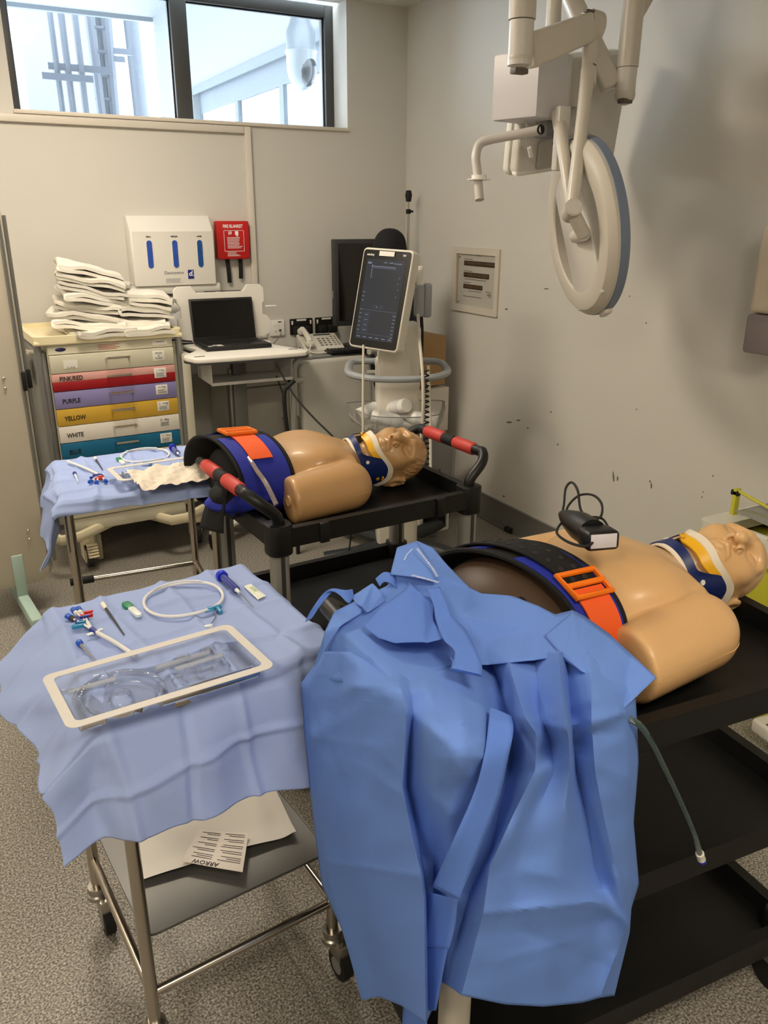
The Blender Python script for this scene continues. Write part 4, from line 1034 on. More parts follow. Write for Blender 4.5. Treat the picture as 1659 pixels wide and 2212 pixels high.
# ------------------------------------------------------------------ surgical light and monitor pendant
M_lamp = mat('lamp_enamel', (206, 200, 188), .32, var=.01)
M_lamp2 = mat('lamp_enamel_light', (214, 210, 202), .3)
M_rim = mat('lamp_rim_blue_grey', (118, 130, 152), .4)
M_slot = mat('lamp_slot', (96, 90, 80), .5)
lc0 = atD(1250, 497, 2.75)
sl = thing('surgical_light', 'white ring shaped surgical light on jointed ceiling arms', 'surgical light', lc0)
def L_(px, py, D): return atD(px, py, D)-lc0
vv = (CC-lc0).normalized()
nn = (vv*.10+(-CR*.985-CU*.17)*.96).normalized()
maj = (CU*1.0-CR*.165); maj = (maj-nn*maj.dot(nn)).normalized()
HM = frame_mat((0, 0, 0), maj, nn)     # local X along the long axis, Z out of the back face
RL = .287
def annulus(ri, ro, prof, n=72, a0=0):
    pass
# back shell ring: lathe about Z with a rounded section
hd_ = MB(); hd_.lathe([(.2, -.022), (.2, .008), (.206, .013), (.212, .014), (.258, .014), (.266, .011), (.282, -.004), (RL, -.012), (RL, -.022)], 72, M=HM, cap=False); hd_.build('ring_shell', M_lamp, sl, smooth=22)
rm = MB(); rm.lathe([(RL-.004, -.02), (RL+.003, -.023), (RL+.002, -.052), (RL-.012, -.058), (.21, -.058), (.2, -.03), (.2, -.02)], 72, M=HM, cap=False); rm.build('rim', M_rim, sl)
br = MB(); br.box2((-.25, -.12, -.03), (.25, .12, .0125), .006, 3, M=HM); br.build('centre_bar', M_lamp2, sl)
MB().box2((-.2, -.085, -.056), (.2, .085, -.03), .006, M=HM).build('lamp_module', M_lamp, sl)
gl_ = MB(); gl_.lathe([(.0, -.071), (.205, -.071), (.215, -.066)], 48, M=HM, cap=False)
# small latches top and bottom of the rim
for s_ in (-1, 1): MB().box((s_*RL, 0, -.036), (.03, .06, .028), .006, M=HM).build('rim_latch', M_rim if s_ > 0 else M_lamp, sl)
# yoke from pivot to the hub
pv = L_(1235, 455, 2.57)
hub = HM @ Vector((-.02, .0, .015))
yk = MB(); q = L_(1261, 506, 2.62)
yk.tube([pv, q], .0225, 12); yk.tube([q, hub], .022, 12); yk.build('yoke', M_lamp, sl)
MB().tube([pv-CF*.03, pv+CF*.035], .0275, 24).build('pivot', M_lamp, sl)
MB().tube([pv-CF*.0305, pv-CF*.034], .024, 24).build('pivot_cap', M_lamp2, sl)
# fork: two tubes rising from the pivot
MB().tube([pv, L_(1250, 330, 2.585), L_(1263, 220, 2.6), L_(1271, 140, 2.61)], lambda t: .021+.001*t, 16, smooth=5).build('drop_tube', M_lamp, sl)
MB().tube([L_(1232, 440, 2.62), L_(1219, 340, 2.66), L_(1205, 246, 2.72)], lambda t: .017+.006*t, 14, smooth=5).build('rear_tube', M_lamp, sl)
MB().box(L_(1212, 300, 2.72), (.05, .03, .2), .008, M=None).build('rear_sleeve', M_lamp2, sl)
# swivel above the drop tube
sw = MB(); a, b = L_(1271, 185, 2.615), L_(1276, 88, 2.62)
sw.tube([a, b], .0245, 20); sw.build('swivel', M_lamp, sl)
MB().tube([L_(1271.5, 147, 2.614), L_(1271.7, 144.5, 2.614)], .0252, 20).build('swivel_joint', M_slot, sl)
# knuckle and the spring arm to the left post
kn = MB(); c0 = L_(1278, 54, 2.62); kn.tube([c0-CR*.022, c0+CR*.022+CF*.02], .05, 24); kn.build('knuckle', M_lamp, sl)
MB().box(L_(1272, 24, 2.575), (.035, .02, .008), .002).build('knuckle_slot', M_slot, sl)
def bar4(P, Q, h0, h1, w_, m, nm, up=None):
    """tapered arm between two points, tall side along `up`"""
    d = (Q-P).normalized(); u = (up or Vector((0, 0, 1))); u = (u-d*u.dot(d)).normalized(); s_ = d.cross(u)
    bm = bmesh.new(); vs = []
    for p, h in ((P, h0), (Q, h1)):
        for (a, b_) in ((1, 1), (1, -1), (-1, -1), (-1, 1)): vs.append(bm.verts.new(p+u*(h/2*a)+s_*(w_/2*b_)))
    for f in ((0, 1, 2, 3), (7, 6, 5, 4), (0, 4, 5, 1), (1, 5, 6, 2), (2, 6, 7, 3), (3, 7, 4, 0)): bm.faces.new([vs[i] for i in f])
    bmesh.ops.recalc_face_normals(bm, faces=list(bm.faces))
    bmesh.ops.bevel(bm, geom=list(bm.edges), offset=.012, segments=3, profile=.5, affect='EDGES')
    return MB().addbm(bm).build(nm, m, sl)
bar4(L_(1276, 58, 2.6), L_(1140, 112, 2.5), .085, .1, .055, M_lamp, 'spring_arm')
# left post, up to the ceiling
pb = L_(1122, 142, 2.47); pt = Vector((pb.x, pb.y, CZ-lc0.z))
MB().tube([pb, Vector((pb.x, pb.y, L_(1126, 52, 2.47).z))], .037, 28).build('elbow_post', M_lamp2, sl)
MB().tube([Vector((pb.x, pb.y, L_(1126, 50, 2.47).z)), pt], .041, 28).build('ceiling_post', M_lamp, sl)
eb_ = pb+Vector((0, 0, .02)); dvv = (CC-(lc0+pb)).normalized(); dvv.z = 0; dvv.normalize()
MB().sphere(eb_, (.038, .038, .034), 20, 12).build('elbow_end', M_lamp, sl)
MB().box(pb+dvv*.02+Vector((0, 0, -.018)), (.05, .03, .016), .003).build('elbow_slot', M_slot, sl)
for k_ in (20, 34): 
    q = L_(1149, 10 if k_ == 20 else 32, 2.44); MB().tube([q+CF*.02, q-CF*.004], .006, 10).build('set_screw', M_dgrey, sl)
# right post with its sloping arm
pb2 = L_(1350, 205, 2.86); zt2 = L_(1350, 60, 2.86).z
MB().tube([pb2, Vector((pb2.x, pb2.y, L_(1352, 150, 2.86).z))], .034, 24).build('right_elbow', M_lamp2, sl)
MB().tube([Vector((pb2.x, pb2.y, L_(1352, 149, 2.86).z)), Vector((pb2.x, pb2.y, zt2+.12))], .037, 24).build('right_post', M_lamp, sl)
MB().sphere(pb2, (.036, .036, .034), 20, 12).build('right_elbow_end', M_lamp, sl)
MB().box(pb2+dvv*.018+Vector((0, 0, -.022)), (.045, .03, .016), .003).build('right_slot', M_slot, sl)
ra = L_(1322, 190, 2.86); rb_ = L_(1222, -30, 2.86)
bar4(ra, rb_, .075, .06, .05, M_lamp, 'link_arm', up=CR*1.0)
rc = L_(1352, 62, 2.85); rd_ = L_(1420, -60, 2.75)
bar4(rc, rd_, .06, .06, .06, M_lamp, 'upper_arm', up=CR*1.0)
bar4(rb_, Vector((rb_.x, rb_.y, CZ-lc0.z)), .06, .06, .06, M_lamp, 'arm_riser', up=CR*1.0)
bar4(rd_, Vector((rd_.x, rd_.y, CZ-lc0.z)), .06, .06, .06, M_lamp, 'arm_riser', up=CR*1.0)
MB().lathe([(.12, -.03), (.13, 0)], 32, M=Matrix.Translation(pt)).build('ceiling_rose', M_white, sl)
# ---- monitor pendant behind the light
mp0 = Vector((2.18, 2.609, 1.984))
mp = thing('monitor_pendant', 'white medical monitor seen from behind on a ceiling pendant with a camera box', 'monitor', mp0)
def Q_(px, py, D): return atD(px, py, D)-mp0
PM = Euler((R(14.1), R(-8.0), R(2.8)), 'XYZ').to_matrix().to_4x4()
MB().prism(rrect(.5, .38, .03, 5), 0, .045, .012, 3, M=PM @ face_front(0, 0, 0)).build('monitor_back', M_lamp2, mp)
MB().prism(rrect(.51, .39, .03, 5), -.03, 0, .006, 2, M=PM @ face_front(0, 0, 0)).build('monitor_bezel', M_white, mp)
MB().prism(rrect(.46, .34, .01, 3), -.031, -.0302, M=PM @ face_front(0, 0, 0)).build('monitor_screen', mat('dark_screen', (22, 17, 16), .12), mp)
MB().prism(rrect(.26, .1, .01, 3), .045, .055, .003, M=PM @ face_front(-.03, 0, -.12)).build('connector_bay', mat('bay_grey', (182, 178, 170), .4), mp)
MB().prism(rrect(.2, .012, .002, 1), .0552, .056, M=PM @ face_front(.0, 0, -.085)).build('vent_row', M_slot, mp)
for i in range(10): MB().prism(rrect(.01, .012, .001, 1), .0561, .057, M=PM @ face_front(-.09+i*.02, 0, -.085)).build('vent_slot', M_dgrey, mp)
MB().prism(rrect(.5, .012, .003, 2), .02, .047, .002, M=PM @ face_front(0, 0, -.178)).build('lower_lip', M_white, mp)
MB().tube([PM @ Vector((-.05, -.06, -.1)), PM @ Vector((-.03, -.07, -.15)), PM @ Vector((-.07, -.06, -.16))], .004, 6, smooth=4).build('video_cable', M_lgrey, mp)
# camera box in front of it
bc0 = Q_(1163, 190, 2.78); BM = Matrix.Translation(bc0) @ Euler((0, 0, R(14))).to_matrix().to_4x4()
poly = [(-.12, -.09), (.06, -.09), (.105, -.05), (.12, .1), (-.12, .1)]
MB().prism(poly, -.105, .1, .008, 2, M=BM).build('pendant_box', mat('pendant_box_white', (204, 202, 204), .4), mp)
cq = Q_(1190, 120, 2.82)
MB().tube([Vector((cq.x, cq.y, bc0.z+.08)), Vector((cq.x, cq.y, Q_(1190, 66, 2.82).z))], .033, 20).build('pendant_collar', M_lgrey, mp)
MB().tube([Vector((cq.x, cq.y, bc0.z+.08)), Vector((cq.x, cq.y, CZ-mp0.z))], .026, 20).build('pendant_column', M_lamp, mp)
MB().box(Q_(1185, 268, 2.82), (.07, .07, .09), .008, M=None).build('tilt_bracket', M_grey, mp)
MB().tube([Q_(1185, 275, 2.82), PM @ Vector((0, -.05, 0))], .03, 12).build('tilt_arm', M_lgrey, mp)
MB().tube([Q_(1168, 280, 2.72), Q_(1120, 290, 2.74), Q_(1060, 301, 2.77), Q_(1036, 312, 2.78), Q_(1028, 340, 2.78), Q_(1031, 370, 2.78), Q_(1036, 432, 2.78)], .0155, 14, smooth=5).build('grab_handle', mat('handle_grey', (196, 192, 186), .35), mp)
MB().tube([Q_(1167.4, 280, 2.715), Q_(1169, 279.7, 2.712)], .0158, 14).build('handle_end', M_blackr, mp)
MB().lathe([(.026, 0), (.026, .012), (.04, .013), (.04, .016), (.0, .016)], 20, M=Matrix.Translation(Q_(1035, 378, 2.78)) @ Euler((PI, 0, 0)).to_matrix().to_4x4()).build('handle_collar', M_white, mp)
MB().tube([Q_(1138, 250, 2.76), Q_(1137, 290, 2.8), Q_(1142, 330, 2.85), Q_(1152, 352, 2.9)], .0025, 6, smooth=4).build('lead', M_lgrey, mp)
MB().tube([Q_(1143, 318, 2.83), Q_(1147, 338, 2.86)], .008, 8).build('ferrite', M_white, mp)
# ------------------------------------------------------------------ black service trolleys
M_trol = mat('trolley_black', (10, 10, 10), .5, var=.25, vscale=14, bump=.06, bscale=220, rvar=.08)
M_tred = mat('grip_red', (190, 62, 56), .5)
M_leg = mat('trolley_leg_grey', (140, 139, 134), .5, .25)
M_pvc = mat('trolley_leg_white', (206, 202, 190), .45)
def trolley(lab, M, W, D, z1, z2, z3, grips=True, legm=M_leg, ends=(-1, 1)):
    t = thing('service_trolley', lab, 'trolley', M=M)
    for nm, z in (('top_tray', z1), ('middle_tray', z2), ('bottom_tray', z3)):
        b = MB(); o_ = rrect(W, D, .03, 4); i_ = rrect(W-.05, D-.05, .02, 4)
        b.ring_plate(o_, i_, z-.055, z)
        b.prism(rrect(W-.04, D-.04, .02, 4), z-.055, z-.045)
        tr_ = b.build(nm, M_trol, t)
        if nm == 'top_tray':
            for x in (-W*.28, W*.28):
                for s_ in (-1, 1): MB().box((x, s_*(D/2+.002), z-.03), (.03, .012, .06), .004).build('rim_lug', M_trol, tr_)
    for sx in (-1, 1):
        for sy in (-1, 1):
            x, y = sx*(W/2-.028), sy*(D/2-.028)
            l = MB(); l.prism(rrect(.05, .05, .018, 3), .12, z1-.02, M=T(x, y, 0)); lg = l.build('leg', legm, t)
            if legm is M_leg:
                g = MB(); g.box2((x-.006, y-sx*0-.0262, .14), (x+.006, y-.0252, z1-.08)); g.build('leg_groove', M_dgrey, lg)
            for z in (z1, z2, z3):
                MB().prism(rrect(.07, .07, .024, 4), z-.075, z+.012, .003, M=T(x, y, 0)).build('corner_socket', M_trol, t)
            c_ = MB(); c_.cyl((x-.013, y, .05), (x+.013, y, .05), .05, 20); k_ = c_.build('castor', M_blackr, t)
            MB().box((x, y, .1), (.045, .06, .06), .01).build('castor_fork', M_steel, k_)
        if sx not in ends: continue
        # handle at each end: rises from the corner sockets, arches outward, grips along Y
        hx = sx*(W/2+.045); zh = z1+.098
        pts = [(sx*(W/2-.028), -D/2+.028, z1-.01), (sx*(W/2-.026), -D/2+.026, z1+.03), (sx*(W/2+.02), -D/2+.03, z1+.075), (hx, -D/2+.06, zh), (hx, -D/2+.1, zh), (hx, D/2-.1, zh), (hx, D/2-.06, zh), (sx*(W/2+.02), D/2-.03, z1+.075), (sx*(W/2-.026), D/2-.026, z1+.03), (sx*(W/2-.028), D/2-.028, z1-.01)]
        hb_ = MB(); hb_.tube(pts, .0165, 12, smooth=4); ho = hb_.build('handle', M_black, t)
        if grips:
            for (y0, y1) in ((-D/2+.1, -.03), (.03, D/2-.1)):
                MB().tube([(hx, y0, zh), (hx, y0+.006, zh), (hx, y1-.006, zh), (hx, y1, zh)], lambda t_: .0205 if 0 < t_ < 1 else .017, 14).build('grip', M_tred, ho)
            MB().tube([(hx, -.028, zh), (hx, .028, zh)], .019, 14).build('grip_spacer', M_blackr, ho)
    return t
tb_ = trolley('black service trolley with red grips carrying the torso with the blue binder', T(1.03, 2.15, 0, 0, 0, 3), .70, .47, .83, .50, .18)
fx, fy, fr_ = 1.43, .734, R(-4.5)
Wf, Df = .872, .48
cx_ = fx+math.cos(fr_)*(-Wf/2)-math.sin(fr_)*(Df/2); cy_ = fy+math.sin(fr_)*(-Wf/2)+math.cos(fr_)*(Df/2)
tf_ = trolley('black service trolley half covered by the blue surgical gown', T(cx_, cy_, 0, 0, 0, -4.5), Wf, Df, .846, .519, .2, False, M_pvc, (-1,))
# ------------------------------------------------------------------ torso manikins (signed-distance body meshed with surface nets)
def smin(a, b, k):
    h = np.clip(.5+.5*(b-a)/k, 0, 1); return b*(1-h)+a*h-k*h*(1-h)
def smax(a, b, k): return -smin(-a, -b, k)
def ell(X, Y, Z, c, r):
    x, y, z = (X-c[0])/r[0], (Y-c[1])/r[1], (Z-c[2])/r[2]
    k0 = np.sqrt(x*x+y*y+z*z); k1 = np.sqrt((x/r[0])**2+(y/r[1])**2+(z/r[2])**2)
    return k0*(k0-1)/np.maximum(k1, 1e-6)
def cap(X, Y, Z, a, b, ra, rb):
    ax, ay, az = X-a[0], Y-a[1], Z-a[2]; bx, by, bz = b[0]-a[0], b[1]-a[1], b[2]-a[2]
    t = np.clip((ax*bx+ay*by+az*bz)/(bx*bx+by*by+bz*bz), 0, 1)
    return np.sqrt((ax-bx*t)**2+(ay-by*t)**2+(az-bz*t)**2)-(ra+(rb-ra)*t)
def body_sdf(X, Y, Z, hair, roll):
    A = np.abs(Y); ZW = Z
    d = ell(X, Y, Z, (.06, 0, .096), (.21, .158, .094))
    d = smin(d, ell(X, Y, Z, (.245, 0, .103), (.19, .185, .104)), .06)
    d = smin(d, ell(X, A, Z, (.275, .082, .162), (.085, .085, .04)), .035)
    d = smin(d, cap(X, Y, Z, (.34, 0, .09), (.47, 0, .098), .088, .055), .05)
    d = smin(d, cap(X, A, Z, (.375, .03, .13), (.355, .15, .14), .018, .02), .04)
    arm = cap(X, A, Z, (.322, .19, .088), (.09, .226, .078), .078, .07)
    arm = smax(arm, .12-X, .013)
    d = smin(d, arm, .011)
    d = smax(d, -.01-X, .008)
    # head, turned toward the near side
    X = .45+(X-.45)/1.07-.008; Z = .1+(Z-.1)/1.07; Y = Y/1.07; tw = np.clip((X-.40)/.07, 0, 1)*roll; cw, sw_ = np.cos(tw), np.sin(tw)
    Yr = Y*cw+(Z-.1)*sw_; Z = .1-Y*sw_+(Z-.1)*cw; Z0 = Z; Y = Yr; A = np.abs(Y)
    h = ell(X, Y, Z, (.578, 0, .098), (.098, .077, .095))
    h = smin(h, ell(X, Y, Z, (.528, 0, .128), (.075, .062, .068)), .03)
    h = smin(h, ell(X, Y, Z, (.482, 0, .162), (.024, .03, .026)), .025)
    h = smin(h, cap(X, A, Z, (.535, .058, .085), (.487, .03, .145), .022, .018), .025)
    h = smin(h, ell(X, A, Z, (.548, .044, .160), (.025, .022, .022)), .025)
    h = smin(h, cap(X, A, Z, (.6, .012, .186), (.592, .05, .168), .011, .009), .018)
    h = smax(h, -ell(X, A, Z, (.573, .034, .199), (.018, .023, .024)), .012)
    h = smin(h, ell(X, A, Z, (.572, .032, .172), (.011, .017, .011)), .005)
    h = smax(h, -(np.sqrt((X-.5685)**2+(Z-.184)**2)-.0016+np.maximum(np.abs(A-.032)-.013, 0)), .002)
    h = smin(h, cap(X, Y, Z, (.582, 0, .187), (.538, 0, .219), .009, .0145), .010)
    h = smin(h, ell(X, A, Z, (.533, .015, .203), (.0115, .0095, .0115)), .006)
    h = smax(h, -ell(X, A, Z, (.527, .0075, .204), (.006, .0045, .008)), .003)
    h = smin(h, cap(X, A, Z, (.513, 0, .199), (.507, .024, .188), .008, .004), .006)
    h = smin(h, cap(X, A, Z, (.499, 0, .196), (.500, .022, .187), .0088, .004), .006)
    h = smax(h, -cap(X, A, Z, (.506, 0, .2075), (.504, .022, .196), .0028, .0022), .003)
    h = smax(h, -cap(X, A, Z, (.53, .02, .205), (.502, .031, .19), .0035, .003), .008)
    # ears
    e = ell(X, A-(X-.545)*.12, Z-(X-.545)*.15, (.542, .083, .08), (.036, .009, .024))
    e = smax(e, -ell(X, A, Z, (.546, .094, .083), (.022, .0075, .014)), .005)
    e = smin(e, ell(X, A, Z, (.542, .090, .075), (.012, .004, .007)), .006)
    h = smin(h, e, .007)
    if hair:
        mk = np.clip((X-.585)/.02, 0, 1)*np.clip((.175-Z)/.03, 0, 1)
        mk = np.maximum(mk, np.clip((A-.066)/.01, 0, 1)*np.clip((X-.56)/.015, 0, 1)*np.clip((.15-Z)/.02, 0, 1))
        ang = np.arctan2(Z-.1, Y)
        h = h-mk*(.0022+.0016*np.sin(ang*46+X*120)+.001*np.sin(ang*27-X*210))
    d = smin(d, h*1.07, .03)
    d = smax(d, .002-ZW, .012)
    return d
def surface_net(xs, ys, zs, D):
    nx, ny, nz = D.shape
    S = D < 0
    occ = np.zeros((nx-1, ny-1, nz-1), int)
    acc = np.zeros((nx-1, ny-1, nz-1, 3)); cnt = np.zeros((nx-1, ny-1, nz-1))
    corner = [(i, j, k) for i in (0, 1) for j in (0, 1) for k in (0, 1)]
    for (i, j, k) in corner: occ += S[i:nx-1+i, j:ny-1+j, k:nz-1+k]
    act = (occ > 0) & (occ < 8)
    idx = np.argwhere(act); vid = -np.ones(act.shape, int); vid[act] = np.arange(len(idx))
    I, J, K = idx.T
    P_ = np.zeros((len(idx), 3)); n_ = np.zeros(len(idx))
    for a in corner:
        for ax in range(3):
            if a[ax]: continue
            b = list(a); b[ax] = 1
            da = D[I+a[0], J+a[1], K+a[2]]; db = D[I+b[0], J+b[1], K+b[2]]
            m = (da < 0) != (db < 0)
            t = np.where(m, da/np.where(m, da-db, 1), 0)
            pa = np.stack([xs[I+a[0]], ys[J+a[1]], zs[K+a[2]]], 1); pb = np.stack([xs[I+b[0]], ys[J+b[1]], zs[K+b[2]]], 1)
            P_ += np.where(m[:, None], pa+(pb-pa)*t[:, None], 0); n_ += m
    P_ /= n_[:, None]
    F_ = []
    for ax in range(3):
        o1, o2 = [(1, 2), (2, 0), (0, 1)][ax]
        sl0 = [slice(None)]*3; sl1 = [slice(None)]*3
        sl0[ax] = slice(0, -1); sl1[ax] = slice(1, None)
        ch = S[tuple(sl0)] != S[tuple(sl1)]
        e = np.argwhere(ch)
        ok = (e[:, o1] > 0) & (e[:, o2] > 0) & (e[:, o1] < act.shape[o1]) & (e[:, o2] < act.shape[o2])
        e = e[ok]
        ins = S[tuple(sl0)][e[:, 0], e[:, 1], e[:, 2]]
        def g(d1, d2):
            q = e.copy(); q[:, o1] -= d1; q[:, o2] -= d2; return vid[q[:, 0], q[:, 1], q[:, 2]]
        quad = np.stack([g(1, 1), g(0, 1), g(0, 0), g(1, 0)], 1)
        quad[~ins] = quad[~ins][:, ::-1]
        F_.append(quad)
    return P_, np.concatenate(F_)
def manikin_mesh(hair, m, roll):
    xs = np.concatenate([np.arange(-.03, .46, .0062), np.arange(.46, .72, .0022)])
    yc = np.arange(-.13, .1001, .0024); ys = np.concatenate([np.arange(-.325, -.13, .0065), yc, np.arange(.1065, .326, .0065)])
    zs = np.concatenate([np.arange(-.006, .14, .0045), np.arange(.14, .256, .0024)])
    X, Y, Z = np.meshgrid(xs, ys, zs, indexing='ij')
    D = body_sdf(X.astype(np.float32), Y.astype(np.float32), Z.astype(np.float32), hair, roll)
    P_, F_ = surface_net(xs, ys, zs, D.astype(np.float64))
    me = bpy.data.meshes.new('manikin_body'); me.from_pydata(P_.tolist(), [], F_.tolist()); me.validate()
    me.polygons.foreach_set('use_smooth', [True]*len(me.polygons)); me.materials.append(m); me.update()
    return me
M_skin1 = mat('manikin_skin_tan', (186, 146, 98), .42, var=.03, vscale=5, coat=.3)
M_skin2 = mat('manikin_skin_peach', (214, 172, 120), .42, var=.03, vscale=5, coat=.3)
M_brown = mat('manikin_brown_plate', (66, 50, 37), .5, coat=.0)
M_navyb = mat('collar_navy', (20, 38, 96), .4)
M_foam = mat('collar_foam', (228, 218, 200), .6)
M_yel3 = mat('collar_yellow', (232, 176, 30), .4)
M_blueb = mat('binder_blue', (26, 40, 150), .7, bump=.15, bscale=500)
M_blackf = mat('binder_black', (12, 12, 14), .85, bump=.1, bscale=300)
M_orange = mat('buckle_orange', (240, 120, 20), .4)
M_webbing = mat('webbing_orange', (236, 92, 30), .65, bump=.2, bscale=400)

for m_ in (M_skin1, M_skin2): m_.node_tree.nodes['Principled BSDF'].inputs['Coat Roughness'].default_value = .12
def manikin(lab, M, hair, skin, roll):
    t = thing('torso_manikin', lab, 'manikin', M=M)
    o = bpy.data.objects.new('body', manikin_mesh(hair, skin, roll)); COL.objects.link(o); o.parent = t
    # stump end plugs
    for s_ in (-1, 1):
        XM = T(.1175, s_*.222, .08, 0, -90, 0)
        MB().lathe([(.0, .0015), (.012, .0015), (.0135, .003), (.016, .003), (.0165, -.002)], 20, M=XM).build('arm_plug', skin, t)
        # moulding seam along the outside of each arm
        sm_ = MB(); pts = []
        for k in range(17):
            x = .13+.265*k/16
            y0 = (.226+(.19-.226)*(x-.09)/.232)+(.07+.008*(x-.09)/.232)
            if x > .322: y0 = .19+math.sqrt(max(.078**2-(x-.322)**2, 1e-6))
            pts.append((x, s_*(y0-.0005), .08))
        sm_.tube(pts, .0012, 5, smooth=2); sm_.build('mould_seam', skin, t)
    for s_ in (-1, 1):
        MB().lathe([(.0, .004), (.003, .004), (.0045, .0015), (.008, .001), (.009, -.001)], 14, M=T(.255, s_*.088, .2015)).build('nipple', skin, t)
    return t
def collar(lab, M):
    t = thing('cervical_collar', lab, 'collar', M=M)
    def P_(phi, x, off):
        # phi 0 = throat side (up), +-pi = nape; neck section grows toward chin and shoulders
        ry, rz = .074+off, .082+off
        return Vector((x, math.sin(phi)*ry, .098+math.cos(phi)*rz))
    def band(nm, m, phis, lo, hi, off, th, sub=None, label=None):
        mb_ = MB(); n = len(phis); nv = 5; vs = []; fs = []
        for s_ in (0, 1):
            for ph in phis:
                for j in range(nv+1):
                    f = j/nv; x = lo(ph)+(hi(ph)-lo(ph))*f
                    vs.append(P_(ph, x, off(ph, f)+(th if s_ else 0)))
        def id_(s_, i, j): return s_*n*(nv+1)+i*(nv+1)+j
        for i in range(n-1):
            for j in range(nv):
                fs.append((id_(0, i, j), id_(0, i+1, j), id_(0, i+1, j+1), id_(0, i, j+1))); fs.append((id_(1, i, j+1), id_(1, i+1, j+1), id_(1, i+1, j), id_(1, i, j)))
            for j in (0, nv): fs.append((id_(0, i, j), id_(1, i, j), id_(1, i+1, j), id_(0, i+1, j)))
        for i in (0, n-1):
            for j in range(nv): fs.append((id_(0, i, j), id_(0, i, j+1), id_(1, i, j+1), id_(1, i, j)))
        mb_.add(vs, fs); return mb_.build(nm, m, t)
    full = np.linspace(-2.75, 2.75, 81)
    def ss(v, a, b): v = min(1, max(0, (v-a)/(b-a))); return v*v*(3-2*v)
    lowx = lambda ph: .418-.022*math.cos(ph)
    U = lambda ph: .470+.046*ss(abs(ph), .35, 1.3)-.05*ss(abs(ph), 1.5, 2.5)
    upx = lambda ph: lowx(ph)+.018+(U(ph)-lowx(ph)-.018)*ss(abs(ph), .5, .85)
    flare_ = lambda ph: .012*math.exp(-(ph/1.0)**2)
    band('foam_liner', M_foam, full, lambda p: lowx(p)-.007, upx, lambda p, f: .002+flare_(p)*f, .004)
    band('plastic_shell', M_navyb, full, lowx, lambda p: upx(p)-.002, lambda p, f: .0065+flare_(p)*f, .003)
    ch = np.linspace(-2.1, 2.1, 71)
    # white foam lip that follows the upper edge under the chin and along the jaw
    band('chin_rest', M_foam, ch, lambda p: U(p)-.008, lambda p: U(p)+.008, lambda p, f: .004+.010*math.exp(-(p/.9)**2)+.006*f, .007)
    band('chin_support', M_yel3, np.linspace(-.78, .78, 31), lambda p: U(p)-.026, lambda p: U(p)-.008, lambda p, f: .004+.010*f, .004)
    for s_ in (-1, 1):
        for (ph, x) in ((.85, .432), (1.6, .476)):
            p = P_(s_*ph, x, .0105); p2 = P_(s_*ph, x, .0135)
            MB().tube([p, p2], .006, 12).build('fastener', M_white if ph < 1 else M_yel3, t)
    MB().box(P_(-1.62, .494, .012), (.006, .006, .018), .002).build('lock_tab', M_yel3, t)
    MB().box(P_(.55, .452, .016), (.006, .012, .006), .002).build('lock_tab', M_yel3, t)
    return t
MAN1 = T(.684, 2.237, .787, 0, 0, -1.5, .955)
MAN2 = T(.858, 1.1, .803, 0, 0, -2, .965)
m1 = manikin('tan torso manikin with moulded hair on the trolley with red grips', MAN1, True, M_skin1, R(43))
m2 = manikin('peach bald torso manikin lying beside the blue surgical gown', MAN2, False, M_skin2, R(36))
c1 = collar('navy neck collar with yellow chin bar on the tan manikin with hair', MAN1 @ Matrix.Translation((.012, 0, .1)) @ Matrix.Rotation(R(30), 4, 'X') @ Matrix.Translation((0, 0, -.1)))
c2 = collar('navy neck collar with yellow chin bar on the bald peach manikin', MAN2 @ Matrix.Translation((.012, 0, .1)) @ Matrix.Rotation(R(27), 4, 'X') @ Matrix.Translation((0, 0, -.1)))
